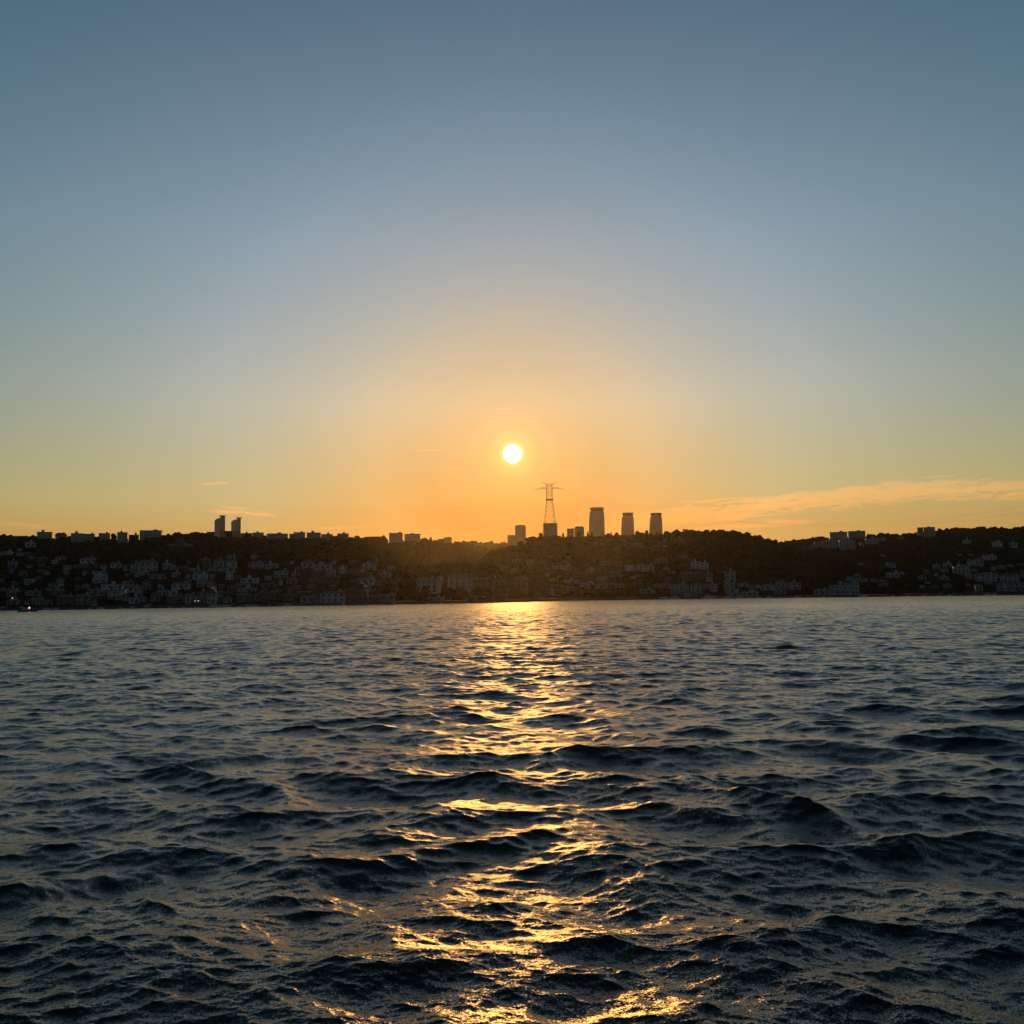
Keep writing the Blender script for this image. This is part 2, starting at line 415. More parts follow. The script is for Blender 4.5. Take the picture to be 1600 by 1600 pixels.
def leafy(name, c1, c2, scale):
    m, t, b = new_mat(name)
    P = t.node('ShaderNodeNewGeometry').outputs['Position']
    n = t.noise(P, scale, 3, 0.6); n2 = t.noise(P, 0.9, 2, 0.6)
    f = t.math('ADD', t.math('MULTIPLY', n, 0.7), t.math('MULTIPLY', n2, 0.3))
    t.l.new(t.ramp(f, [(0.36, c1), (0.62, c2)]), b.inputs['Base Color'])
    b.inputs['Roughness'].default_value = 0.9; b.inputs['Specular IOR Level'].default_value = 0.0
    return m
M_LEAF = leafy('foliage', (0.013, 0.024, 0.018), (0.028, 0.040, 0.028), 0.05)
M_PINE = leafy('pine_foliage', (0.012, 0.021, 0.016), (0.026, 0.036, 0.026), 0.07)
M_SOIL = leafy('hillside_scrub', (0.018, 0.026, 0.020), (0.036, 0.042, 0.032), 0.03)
def plain(name, c, rough=0.7, var=0.25, scale=0.6, metal=0.0):
    m, t, b = new_mat(name)
    P = t.node('ShaderNodeTexCoord').outputs['Object']
    n = t.noise(P, scale, 4, 0.6)
    k0 = tuple(v * (1 - var) for v in c); k1 = tuple(min(v * (1 + var), 0.9) for v in c)
    t.l.new(t.ramp(n, [(0.3, k0), (0.7, k1)]), b.inputs['Base Color'])
    b.inputs['Roughness'].default_value = rough; b.inputs['Metallic'].default_value = metal
    return m
M_BARK = plain('bark', (0.06, 0.045, 0.03), 0.9, 0.3, 4)

def build_terrain():
    azs = np.radians(np.arange(-42, 42.01, 0.08))
    ts = np.concatenate([[0, 0.002, 0.006], np.linspace(0.012, 1, 260)])
    A, T = np.meshgrid(azs, ts, indexing='ij')
    S = shore(A); Dm = S + 2.0 + (3600 - S) * T ** 1.25
    Z = terrain(A, Dm)
    co = np.stack([Dm * np.sin(A), Dm * np.cos(A), Z], -1).reshape(-1, 3)
    na, nt_ = A.shape
    i, j = np.meshgrid(np.arange(na - 1), np.arange(nt_ - 1), indexing='ij')
    q = np.stack([i * nt_ + j, (i + 1) * nt_ + j, (i + 1) * nt_ + j + 1, i * nt_ + j + 1], -1).reshape(-1, 4)
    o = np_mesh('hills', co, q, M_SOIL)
    tag(o, 'dark scrubby hills rising from the far shore', 'hills', kind='structure')
    # paved promenade and the sea wall that carries it
    M_STONE = plain('quay_stone', (0.10, 0.10, 0.09), 0.85, 0.3, 0.4)
    v, f = [], []
    az2 = np.radians(np.arange(-42, 42.01, 0.1))
    for a in az2:
        s = float(shore(a))
        for d, z in ((s, -1.5), (s, 1.75), (s + 0.8, 1.75), (s + 0.8, -1.5)): v.append((*place(a, d), z))
    for k in range(len(az2) - 1):
        for e in range(4): f.append((k * 4 + e, k * 4 + (e + 1) % 4, (k + 1) * 4 + (e + 1) % 4, (k + 1) * 4 + e))
    w = mesh_object('sea_wall', v, f, M_STONE)
    tag(w, 'low dark stone sea wall running the whole length of the far shore', 'sea wall')
build_terrain()

# ------------------------------------------------------------------ small mesh kit
class MB:
    def __init__(s): s.v = []; s.f = []
    def box(s, x0, x1, y0, y1, z0, z1):
        n = len(s.v)
        s.v += [(x, y, z) for z in (z0, z1) for y in (y0, y1) for x in (x0, x1)]
        s.f += [tuple(n + i for i in q) for q in ((0, 2, 3, 1), (4, 5, 7, 6), (0, 1, 5, 4), (2, 6, 7, 3), (0, 4, 6, 2), (1, 3, 7, 5))]
        return s
    def bar(s, a, b, r, n=4):
        a = Vector(a); b = Vector(b); d = (b - a).normalized()
        u = d.orthogonal().normalized(); w = d.cross(u); k = len(s.v)
        for p in (a, b):
            for i in range(n):
                t = 2 * PI * i / n; s.v.append(tuple(p + u * math.cos(t) * r + w * math.sin(t) * r))
        for i in range(n): s.f.append((k + i, k + (i + 1) % n, k + n + (i + 1) % n, k + n + i))
        s.f.append(tuple(k + i for i in range(n))[::-1]); s.f.append(tuple(k + n + i for i in range(n)))
        return s
    def rings(s, rings, cap=True):
        k = len(s.v); n = len(rings[0])
        for r in rings: s.v += [tuple(p) for p in r]
        for i in range(len(rings) - 1):
            for j in range(n):
                s.f.append((k + i * n + j, k + i * n + (j + 1) % n, k + (i + 1) * n + (j + 1) % n, k + (i + 1) * n + j))
        if cap:
            s.f.append(tuple(k + j for j in range(n))[::-1]); s.f.append(tuple(k + (len(rings) - 1) * n + j for j in range(n)))
        return s
    def hip(s, w, d, z0, h, over=0.7, ridge=0.45, th=0.25):
        x = w / 2 + over; y = d / 2 + over; rx = max(w / 2 - d / 2 * (1 - ridge), w * 0.08)
        n = len(s.v)
        s.v += [(-x, -y, z0), (x, -y, z0), (x, y, z0), (-x, y, z0), (-x, -y, z0 + th), (x, -y, z0 + th), (x, y, z0 + th), (-x, y, z0 + th), (-rx, 0, z0 + h), (rx, 0, z0 + h)]
        s.f += [tuple(n + i for i in q) for q in ((3, 2, 1, 0), (0, 1, 5, 4), (1, 2, 6, 5), (2, 3, 7, 6), (3, 0, 4, 7), (4, 5, 9, 8), (6, 7, 8, 9), (5, 6, 9), (7, 4, 8))]
        return s
    def gable(s, w, d, z0, h, over=0.6, th=0.25):
        # gable end faces the water
        x = w / 2 + over; y = d / 2 + over; n = len(s.v)
        s.v += [(-x, -y, z0), (x, -y, z0), (0, -y, z0 + h), (-x, y, z0), (x, y, z0), (0, y, z0 + h), (-x, -y, z0 - th), (x, -y, z0 - th), (-x, y, z0 - th), (x, y, z0 - th)]
        s.f += [tuple(n + i for i in q) for q in ((0, 1, 2), (4, 3, 5), (0, 2, 5, 3), (1, 4, 5, 2), (6, 7, 1, 0), (7, 9, 4, 1), (9, 8, 3, 4), (8, 6, 0, 3), (6, 8, 9, 7))]
        return s
    def build(s, name, mat, parent=None, smooth=False): return mesh_object(name, s.v, s.f, mat, parent, smooth)

def empty(name, loc, rz=0.0):
    o = bpy.data.objects.new(name, None); COL.objects.link(o); o.location = loc; o.rotation_euler = (0, 0, rz)
    o.empty_display_size = 2.0
    return o

# ------------------------------------------------------------------ building kit
WALLS = dict(white=plain('white_render', (0.53, 0.54, 0.53), 0.8, 0.12, 0.15), cream=plain('cream_render', (0.52, 0.49, 0.42), 0.8, 0.15, 0.15),
    grey=plain('grey_render', (0.37, 0.38, 0.38), 0.8, 0.15, 0.15), blue=plain('bluish_render', (0.36, 0.41, 0.43), 0.8, 0.12, 0.15),
    brown=plain('brown_timber', (0.17, 0.145, 0.13), 0.85, 0.2, 0.2), red=plain('red_painted_timber', (0.20, 0.10, 0.09), 0.85, 0.2, 0.2),
    dark=plain('dark_render', (0.25, 0.25, 0.25), 0.8, 0.2, 0.2), ochre=plain('ochre_render', (0.30, 0.26, 0.13), 0.8, 0.15, 0.15))
COLNAME = dict(white='white', cream='cream', grey='grey', blue='pale blue', brown='brown', red='dark red', dark='dark grey', ochre='ochre')
M_TILE = plain('clay_roof_tiles', (0.17, 0.10, 0.085), 0.85, 0.3, 0.8)
M_FLAT = plain('bitumen_roof', (0.12, 0.12, 0.12), 0.9, 0.2, 0.3)
M_GLASS = plain('dark_window_glass', (0.03, 0.035, 0.04), 0.15, 0.2, 0.3)
M_DOOR = plain('door_timber', (0.08, 0.05, 0.035), 0.6, 0.2, 1.0)
M_SLAB = plain('concrete_slab', (0.36, 0.36, 0.35), 0.85, 0.15, 0.3)
M_STEEL = plain('galvanised_steel', (0.22, 0.22, 0.22), 0.5, 0.2, 0.5, 0.6)
ORD = 'first second third fourth fifth sixth seventh eighth ninth tenth eleventh twelfth thirteenth fourteenth fifteenth sixteenth seventeenth eighteenth nineteenth twentieth'.split()
ORD = ORD[:20]
ORD += ['twenty-' + w for w in ORD[:9]] + ['thirtieth'] + ['thirty-' + w for w in ORD[:9]] + ['fortieth'] + ['forty-' + w for w in ORD[:9]]
FOOT = []           # screen rectangles of houses, so that the woodland leaves them in view
SOLID = []          # ground positions of houses

def scale_at(a, d):
    return d * math.cos(a) ** 2 / F_PX, d * math.cos(a) / F_PX     # metres per photo pixel across and up

def make_building(x0, x1, yt, yb, style, wall, d=None, yaw=None, windows=True):
    xm = (x0 + x1) / 2
    if d is None: a, dd, z = hit(xm, yb)
    else:
        a = azel(xm, yb)[0]; dd = d; z = float(terrain(a, d))
    sx, sy = scale_at(a, dd)
    w = (x1 - x0) * sx
    ztop = CAM_H + math.tan(azel(xm, yt)[1]) * dd
    h = max(ztop - z, 2.6)
    dep = min(max(w * 0.7, 7.0), 16.0)
    px, py = place(a, dd)
    yaw = rng.uniform(-9, 9) if yaw is None else yaw
    pxw = x1 - x0
    name = {'apt': 'apartment_block', 'mansion': 'waterside_mansion', 'shed': 'boathouse'}.get(style, 'house')
    root = empty(name, (px, py, z), -a + math.radians(yaw))
    FOOT.append((x0, x1, yt, yb, dd)); SOLID.append((px, py, max(w, dep) * 0.6 + 3))
    gable = style == 'gable'
    tiled = style in ('hip', 'gable', 'mansion', 'shed')
    rh = {'hip': min(0.30 * h, 3.0), 'gable': min(0.36 * h, 4.5), 'mansion': min(0.24 * h, 3.2), 'shed': 0.3 * h}.get(style, 0.45)
    hw = h - rh
    wm = WALLS[wall]
    ox, oy = 0.0, dep / 2
    b = MB().box(-w / 2, w / 2, 0, dep, -7, hw)
    if style == 'stepped':                                     # terraces stepping back up the slope
        b = MB().box(-w / 2, w / 2, 0, dep, -7, hw * 0.42).box(-w / 2 + w * 0.12, w / 2, 2.2, dep, hw * 0.42, hw * 0.74).box(-w / 2 - w * .02, w / 2 - w * 0.1, 4.4, dep, hw * 0.74, hw)
    b.build('wall', wm, root)
    if tiled:
        r = MB(); (r.gable if gable else r.hip)(w, dep, 0, rh)
        ro = r.build('roof', M_TILE, root); ro.location = (0, oy, hw)
        if pxw > 13:
            c = MB().box(w * 0.2, w * 0.2 + 0.9, oy, oy + 0.9, rh * 0.35, rh + 0.9).build('chimney', wm, ro); c.location = (0, -oy, 0)
    else:
        y0 = 4.4 if style == 'stepped' else 0
        r = MB().box(-w / 2 - 0.35, w / 2 + 0.35, y0 - 0.35, dep + 0.35, hw, hw + 0.42)
        ro = r.build('roof', M_FLAT if style != 'flat' else M_SLAB, root)
        if pxw > 11:
            k = rng.uniform(-0.25, 0.2) * w
            MB().box(k, k + min(w * 0.2, 4.5), dep * 0.45, dep * 0.45 + 3, hw + 0.42, hw + 0.42 + rng.uniform(1.4, 2.6)).build('stair_housing', wm, ro)
            if rng.random() < 0.5: MB().bar((k + 1, dep * .5, hw + .4), (k + 1, dep * .5, hw + 5.5), 0.09).build('aerial', M_STEEL, ro)
    st = max(1, int(round(hw / 3.2)))
    nwin = 0
    if windows and pxw >= 7:
        cols = int(min(max(round(w / 4.2), 2), 10))
        while cols * st > 44: cols -= 1
        fh = hw / st
        tall = style == 'mansion'
        ww, wh = min(w / cols * 0.40, 1.7), fh * (0.58 if tall else 0.42)
        if yb < 851: ww, wh = ww * 0.7, wh * 0.8
        me = None
        for s in range(st):
            for c in range(cols):
                if style != 'mansion' and rng.random() < 0.12: continue
                cx = -w / 2 + (c + 0.5) * w / cols; zc = (s + 0.55) * fh
                yo = 0.0
                if style == 'stepped':
                    f = zc / hw
                    yo = 0 if f < 0.42 else (2.2 if f < 0.74 else 4.4)
                    if (0.40 < f < 0.44) or (0.72 < f < 0.76): continue
                    if 0.42 < f < 0.74 and cx - ww / 2 < -w / 2 + w * 0.13: continue
                    if f > 0.74 and cx + ww / 2 > w / 2 - w * 0.11: continue
                if me is None:
                    wo = MB().box(-ww / 2, ww / 2, -0.07, 0.05, -wh / 2, wh / 2).build('window', M_GLASS, root); me = wo.data
                else:
                    wo = bpy.data.objects.new('window', me); COL.objects.link(wo); wo.parent = root
                wo.location = (cx, yo, zc); nwin += 1
        if style == 'apt' and pxw > 9:
            bm = None
            for s in range(1, st):
                if bm is None:
                    bo = MB().box(-w * 0.42, w * 0.42, -1.3, -0.1, -0.12, 0.9).build('balcony', wm, root); bm = bo.data
                else:
                    bo = bpy.data.objects.new('balcony', bm); COL.objects.link(bo); bo.parent = root
                bo.location = (0, 0, s * fh - 0.15)
    if pxw >= 12 and yb > 850 and windows: MB().box(w * 0.05, w * 0.05 + 1.3, -0.1, 0.04, 0, 2.3).build('door', M_DOOR, root)
    return root, a, dd, z, st, nwin, w, h

def region(x, yb):
    if yb < 853 and x < 720: return 'along the left ridge skyline'
    if x < 235: return 'high on the far left slope' if yb < 893 else ('low on the far left slope' if yb < 928 else 'on the far left waterfront')
    if x < 400: return 'halfway up below the twin towers' if yb < 906 else ('lower down below the twin towers' if yb < 929 else 'on the shore below twin towers')
    if x < 625: return 'halfway up beneath the dark knoll' if yb < 901 else ('lower down beneath the dark knoll' if yb < 924 else 'on the shore beneath the knoll')
    if x < 775: return 'on the small wooded promontory'
    if x < 1130: return 'halfway up the middle hill' if yb < 898 else ('low on the middle hill' if yb < 927.5 else 'at the middle hill waterline')
    if x < 1262: return "at the middle hill's right foot"
    if yb < 860: return 'along the right ridge skyline'
    if x < 1420: return 'around the cove right of centre'
    return 'on the far right slope' if yb < 905 else 'on the far right shore'

B = []
def bl(txt):
    for ln in txt.strip().splitlines():
        for q in ln.split(';'):
            q = q.split()
            if q: B.append((float(q[0]), float(q[1]), float(q[2]), float(q[3]), q[4], q[5]))
# x0 x1 ytop ybase style wall
bl("""57.5 81 831 842 apt grey; 86 104 832 843 hip grey; 112 130 833 847 apt grey; 130 148 834 845 apt grey; 155 172 833 842 apt grey; 183.5 199 831.5 848 apt grey; 201 217 835.5 845 flat brown; 218 252 828.5 840 apt grey
376 394 833 839.5 apt dark; 395 412 832 839.5 apt grey; 419 450 833.5 842 apt grey; 452 464 834 842 apt dark; 463 477 831.5 841 apt grey; 479 500 832 841 apt grey; 503 520 834.5 842 apt grey; 527 544 833.5 840 flat dark
608 629 832.5 848 apt cream; 632 656 834 846 apt cream; 684 694 842 848 flat brown; 694 706 839.5 849 apt brown; 275 292 846.5 849 flat brown; 262 300 851 854 flat brown""")
bl("""40.6 56 847 855 flat white; 27 33 857 861.5 flat grey; 25 36.5 863 868.5 hip grey; -4 6 861 868 hip grey; 8 19.5 861 866.5 flat white; 37 47 862 868 hip brown; 45 54 868 874 hip grey; 12 25 876 887 apt dark; 56 73 870 878 hip brown; 60 71 880 886 hip brown; 81 89.5 875 881 flat white; 86 103 869 875 hip grey; 115 143 882 888 hip brown; 41 50 882 887 hip grey
39 46 904 914.5 flat grey; 47 52.5 904 911.5 flat blue; 54 66 900.5 907 hip brown; 90.5 100 902 916 hip blue; 10 25 919 933 apt dark; 41 64 922 931 hip grey; 38 52 936 945 gable blue; 56 68.5 932.5 946 apt dark; 69 82 937 945 hip blue; 87 104 921 928.5 hip brown; 89 116 929 945 mansion brown; 118 139.5 928 945.5 mansion dark; 10 27 936 945 hip dark
125 149.5 870 880.5 hip white; 158 169 880 888.5 gable grey; 172 190 878 888 hip white; 145 169 891 911 stepped grey; 192 205 881 892 hip grey; 205 217 881 893.5 apt grey; 217 247 874.5 894 mansion grey; 210 217.5 893.5 902 flat blue; 218 233 894 899.5 flat grey; 234 246 895.5 905 hip grey; 247 259 896 905.5 hip grey
158 185 912 922 apt white; 186 198 913 921.5 flat dark; 194 209 907 914 hip grey; 198 222 914 926 mansion grey; 223 234 907 912.5 gable grey; 223 236 913 922 hip dark; 169 182 922 938 apt blue; 182.5 195.5 921 938 apt blue; 191 202 927 939.5 gable grey; 203 217.5 932.5 943.5 apt blue; 135 156 920 927.5 hip grey; 156.5 169 922 932 hip brown; 145 157 928.5 937 hip brown; 142 152.5 934 946 gable blue; 209 222 924 932 flat grey; 219.5 228 932 941 hip grey""")
bl("""254 268 880 890.5 flat grey; 268 280 885 890 flat grey; 281 295 884.5 892 hip red; 296 311 888 893 flat grey; 303 312 892 897 hip grey; 301 324.5 897 905.5 flat white; 308 324.5 905 917.5 apt grey; 325 335.5 903.5 918.5 gable grey; 268 296 909 921.5 mansion white; 314 329 873 879 flat dark; 318 330 880 886 hip dark; 334 350 872.5 886 hip grey; 353 370 874 887 hip cream; 354 368 866.5 873 hip white; 326 345 887.5 893 flat grey; 346 368 887 893.5 flat grey; 353 364 892.5 906.5 flat white
236 250 923 940 gable dark; 247 261 921.5 931 flat blue; 262 276 922 931 flat grey; 262 288 929.5 943 mansion brown; 289 307 927 943 mansion grey; 307.5 320 924.5 942.5 apt dark; 323 337.5 918 943.5 gable blue; 338.5 348.5 922 940 apt dark; 349 362 932 942 hip white; 349 359 924 931.5 hip brown; 355 370 915.5 924 hip red
388 411 876.5 889.5 mansion blue; 414.5 434 880.5 888.5 flat blue; 428 450.5 891 902.5 apt blue; 376 404 902.5 911.5 flat white; 366.5 383.5 911.5 920 hip brown; 391 402 911.5 917 hip red; 372 401 919 925 flat blue; 371 393 926 941.5 mansion brown; 394 404 927 940 hip dark; 408 421.5 919.5 941 gable red; 422.5 438 921 938 hip brown; 436 441 903.5 915 hip cream; 447 464 902 912 hip ochre; 455 467 895 900 flat white; 462 474 885 890 hip grey; 392 404 866.5 873 hip white
471 490 876 888 mansion white; 471 499 931 943.5 mansion grey; 461 492 923.5 931 hip red; 441 456 926 939 hip brown; 410 434 911 918 hip brown""")
bl("""490 517 881.5 890.5 flat white; 510 524 889.5 900.5 flat cream; 487 508 891.5 901 hip red; 528 539.5 886 896.5 flat cream; 541 560 888 897.5 hip brown; 560 568.5 885 893.5 gable white; 567 587 880 890.5 flat cream; 551 581 893 900.5 hip red; 556 584 901.5 913.5 hip cream; 500 529 898 912 hip red; 548 561 904 917.5 gable red; 485 499 903 910 hip grey; 500 539 923.5 941.5 mansion white; 541 557 917 941 mansion red; 558 574 920 941 mansion red; 575 589 920 929 hip brown; 594 611 895 902.5 flat white; 585 604 907 916 hip red; 604 622 909 921.5 hip red; 576 592 929.5 940 hip brown; 594 618 928 941 flat dark; 514 526 913 922 hip brown
650 683 901 927.5 mansion cream; 684 692.5 900 927.5 apt white; 700 739 896.5 922 mansion cream; 742 771 902 919.5 mansion brown; 662.5 671 930.5 936.5 shed cream; 687 694 934.5 938.5 flat cream; 676 689 936 939.3 flat grey; 729 742 934.5 937.5 flat brown; 752 770 935 938 flat brown
773 797 905 919.5 mansion brown; 798 823 900.5 920 mansion brown; 780 791 884 893.5 hip brown; 798 809 888 896 hip brown; 801 813 873.5 878 flat cream; 823 834 873 881.5 hip cream; 836 842 875 880 gable cream; 777 791 930.5 935 flat brown; 826 841.5 929 934 flat brown; 848.5 860.5 929 934 hip brown
844 855 885 891 gable brown; 864 878 883 889.5 flat cream; 878.5 893 882 890 hip cream; 893.5 905 887 894 hip brown; 882 904 906 911.5 flat cream; 905 912 906 918 gable cream; 915 928 909 914 flat cream; 928.5 947.5 909.5 919.5 hip grey; 949 962 910 919.5 hip grey; 962.5 975.5 909.5 918 hip grey; 920 928 893 900.5 hip brown; 937 952 876 884.5 hip brown; 957 970 876 889.5 hip brown; 953 971 892 901 hip grey; 848 852 876.5 881 gable white; 858 862 869.5 872.5 flat white; 882 890 871 874 flat brown; 937 952 888 895 hip brown
978 989 882.5 892.5 flat white; 990 1006 881 892.5 mansion cream; 1006.5 1022 881.5 893.5 hip cream; 1023.5 1043 870 881 hip brown; 1061 1075 866.5 873 hip grey; 1054 1071 841.5 850 apt brown; 1079.5 1094 877 889 flat white; 1094.5 1106 879 890 flat white; 1067 1100 893 907 mansion brown; 1032 1046 911 919 hip grey; 1046.5 1076 912 922 apt blue; 1050 1078 922.5 932.5 mansion brown; 1079 1096 911 925 mansion grey; 1080 1098 925.5 932.5 flat brown; 984 1004 909.5 916.5 hip red; 1001 1024 920 927.5 flat dark; 986 994 901 904.5 flat cream; 935 944 842 845.5 flat brown; 926 934 848 851 flat brown; 937 944 848.5 851.5 flat brown; 1022 1032 852 855 flat brown; 1036 1043 852 855 flat cream; 986 1003 848 853 hip brown; 1037 1041 842.5 845.5 flat cream""")
bl("""1110 1121.5 911.5 924.5 apt grey; 1097 1109.5 913 921.5 hip grey; 1132 1149.5 892 910 apt grey; 1132 1148 910.5 919 flat blue; 1153 1168.5 910.5 917 hip white; 1133 1153 920 926 flat blue; 1136 1158 926.5 931.5 flat grey; 1159 1183 924 931.5 flat grey; 1169.5 1180 914 923 hip dark; 1180.5 1187 911 919 gable white; 1188 1210 912.5 922.5 hip grey; 1212 1229 907 918.5 hip grey; 1231 1252 910 921.5 apt grey; 1211 1229 919 929 hip dark
1271.5 1296 919.5 930.5 mansion grey; 1297 1319.5 913.5 930 apt grey; 1320.5 1343 910 930 apt blue; 1305 1318 908 912 hip red; 1322 1333.5 901 908 hip grey; 1335 1344 897.5 901 flat grey; 1335 1347 902 909.5 hip grey; 1347.5 1357 903 909 hip grey; 1361 1371 903 909 gable grey; 1373.5 1379 905 909 gable grey; 1384 1404 894.5 903 flat grey; 1404.5 1413 892.5 898 hip grey; 1383 1392 878.5 886 flat grey; 1392.5 1400 876.5 887 gable grey; 1340 1349 879.5 883 flat grey; 1374 1383 866 869.5 hip grey; 1373 1388 913 916 flat dark
1297 1324 831 843 apt grey; 1326 1352.5 829.5 841 apt grey; 1291 1311 842.5 857 apt grey; 1312 1337 842.5 858.5 apt blue; 1272.5 1290 845.5 855.5 flat grey; 1353 1373 840.5 850 apt grey; 1374.5 1385 838 845.5 hip grey; 1344 1351 846 853.5 gable grey; 1434 1443 824 838 apt dark; 1443.5 1461 823.5 839 apt blue; 1264 1271 850 859 hip dark
1403 1414 838 843 gable dark; 1550 1566.5 846 854.5 flat white; 1577 1590 848 851.5 flat white; 1579 1590 852 856 flat white; 1490 1516 884 897.5 apt grey; 1500 1537 882 885.5 flat grey; 1511 1523 873 885 hip grey; 1523.5 1537 872 882 hip grey; 1537 1558 867.5 875.5 flat grey; 1523 1557.5 894.5 908.5 mansion blue; 1524 1536 912 924 hip grey; 1562 1576 896 909 hip grey; 1576.5 1591 895 909 hip grey; 1557 1565.5 910.5 924 apt dark; 1567 1575 909.5 924 apt blue; 1576 1603 909.5 924.5 apt dark; 1594 1607 889 903 hip dark; 1468 1482 900.5 905.5 flat grey; 1504 1517 843.5 850 flat grey; 1513 1521 866 869 flat dark; 1494 1503 866.5 868.5 flat dark""")
# the small dim houses that fill the gaps between the ones above
_r = random.Random(4)
tries = 0; added = 0
while added < 78 and tries < 6000:
    tries += 1
    x = _r.choice([_r.uniform(2, 625)] * 4 + [_r.uniform(850, 1110), _r.uniform(1440, 1598)]); 
    lo, hi = (878, 941) if x < 640 else ((888, 925) if x < 1200 else (880, 922))
    if x < 640: hi = 943 - x * 0.012
    yb = lo + (hi - lo) * _r.random() ** 0.8; w = _r.uniform(6, 13); h = _r.uniform(4.5, 8.5)
    if any(x - w / 2 - .5 < b[1] and x + w / 2 + .5 > b[0] and yb - h < b[3] - 1 and yb > b[2] + .5 for b in B): continue
    if 160 < x < 183 and yb > 930: continue
    B.append((x - w / 2, x + w / 2, yb - h, yb, _r.choice(['hip', 'hip', 'flat', 'gable']), _r.choice(['brown', 'dark', 'grey', 'grey', 'red', 'blue', 'cream', 'dark']))); added += 1
B.sort(key=lambda q: q[0] + q[1])
count = {}
made = []
for (x0, x1, yt, yb, style, wall) in B:
    if yb < 851 and wall == 'grey': wall = 'blue'
    root, a, dd, z, st, nwin, w, h = make_building(x0, x1, yt, yb, style, wall)
    reg = region((x0 + x1) / 2, yb)
    i = count.get(reg, 0); count[reg] = i + 1
    kind = {'apt': 'apartment block', 'mansion': 'mansion', 'stepped': 'terraced block', 'shed': 'boathouse'}.get(style, 'low house' if h < 6 else ('tall house' if h > 13 else 'house'))
    if style in ('flat', 'apt', 'stepped') : rf = 'flat-roofed '; tail = ''
    elif style == 'gable': rf = 'gabled '; tail = ''
    else: rf = ''; tail = ' with tiled roof'
    label = f"{COLNAME[wall]} {rf}{kind}{tail}, {ORD[i]} from the left {reg}"
    if len(label.split()) > 16: label = f"{COLNAME[wall]} {rf}{kind}, {ORD[i]} from the left {reg}"
    cat = {'apt': 'apartment block', 'mansion': 'mansion', 'stepped': 'apartment block', 'shed': 'boathouse'}.get(style, 'house')
    tag(root, label, cat, 'buildings ' + reg)
    made.append((root, x0, x1, yt, yb, dd))

# ------------------------------------------------------------------ landmark towers
M_TOWER = plain('tower_cladding', (0.29, 0.30, 0.31), 0.55, 0.12, 0.05)
M_TOWER_D = plain('tower_dark_glazing', (0.09, 0.09, 0.095), 0.25, 0.15, 0.05)
M_TWIN = plain('twin_tower_cladding', (0.40, 0.45, 0.49), 0.5, 0.1, 0.05)
M_PALE = plain('tower_pale_panel', (0.45, 0.40, 0.37), 0.5, 0.1, 0.1)

def octring(w, d, z, cut=0.22, ox=0.0):
    x, y = w / 2, d / 2; c = min(w, d) * cut
    return [(-x + c + ox, -y, z), (x - c + ox, -y, z), (x + ox, -y + c, z), (x + ox, y - c, z), (x - c + ox, y, z), (-x + c + ox, y, z), (-x + ox, y - c, z), (-x + ox, -y + c, z)]

def tapered_tower(x0, x1, yt, yb, d, label, ledge):
    a = azel((x0 + x1) / 2, yb)[0]; sx, sy = scale_at(a, d)
    z = float(terrain(a, d)); top = CAM_H + math.tan(azel((x0 + x1) / 2, yt)[1]) * d
    H = top - z; w = (x1 - x0) * sx; px, py = place(a, d)
    vis = (yb - yt) * sy                                       # the visible upper part tapers, the base below the crest is straight
    root = empty('tapered_tower', (px, py, z), -a)
    rings = []; ztaper = H - vis
    n = int(H * 0.94 / 3.6)
    for i in range(n):
        z0 = i * 3.6
        t = max(0, (z0 - ztaper) / vis)
        f = 1.0 - 0.05 * min(t / 0.5, 1) - 0.10 * max(0, (t - 0.5) / 0.42)
        o = (1 - f) * w * 0.28
        for zz, k in ((z0, ledge), (z0 + 0.9, ledge), (z0 + 1.0, 0), (z0 + 3.5, 0)): rings.append(octring(w * f + k, w * f + k, zz, ox=o))
    zt = n * 3.6
    MB().rings(rings).build('wall', M_TOWER, root)
    MB().rings([octring(w * 0.79, w * 0.79, zt, ox=w * .045), octring(w * 0.79, w * 0.79, H - 4.6, ox=w * .045)]).build('recessed_storey', M_TOWER_D, root)
    MB().rings([octring(w * 0.85, w * 0.85, H - 4.6, ox=w * .045), octring(w * 0.86, w * 0.86, H, ox=w * .045)]).build('crown', M_TOWER_D, root)
    tag(root, label, 'tower', 'tapered towers behind the middle hill'); FOOT.append((x0, x1, yt, yb, d))
    return root
tapered_tower(920, 945, 793.5, 836, 2500, 'tallest tapered concrete tower, the one closest to the lattice pylon', 0.8)
tapered_tower(971, 990.8, 801.5, 834, 2560, 'shorter tapered tower standing between the other two tapered towers', 1.8)
tapered_tower(1015, 1035, 801.8, 833, 2600, 'shorter tapered tower, rightmost of the three behind the middle hill', 1.8)

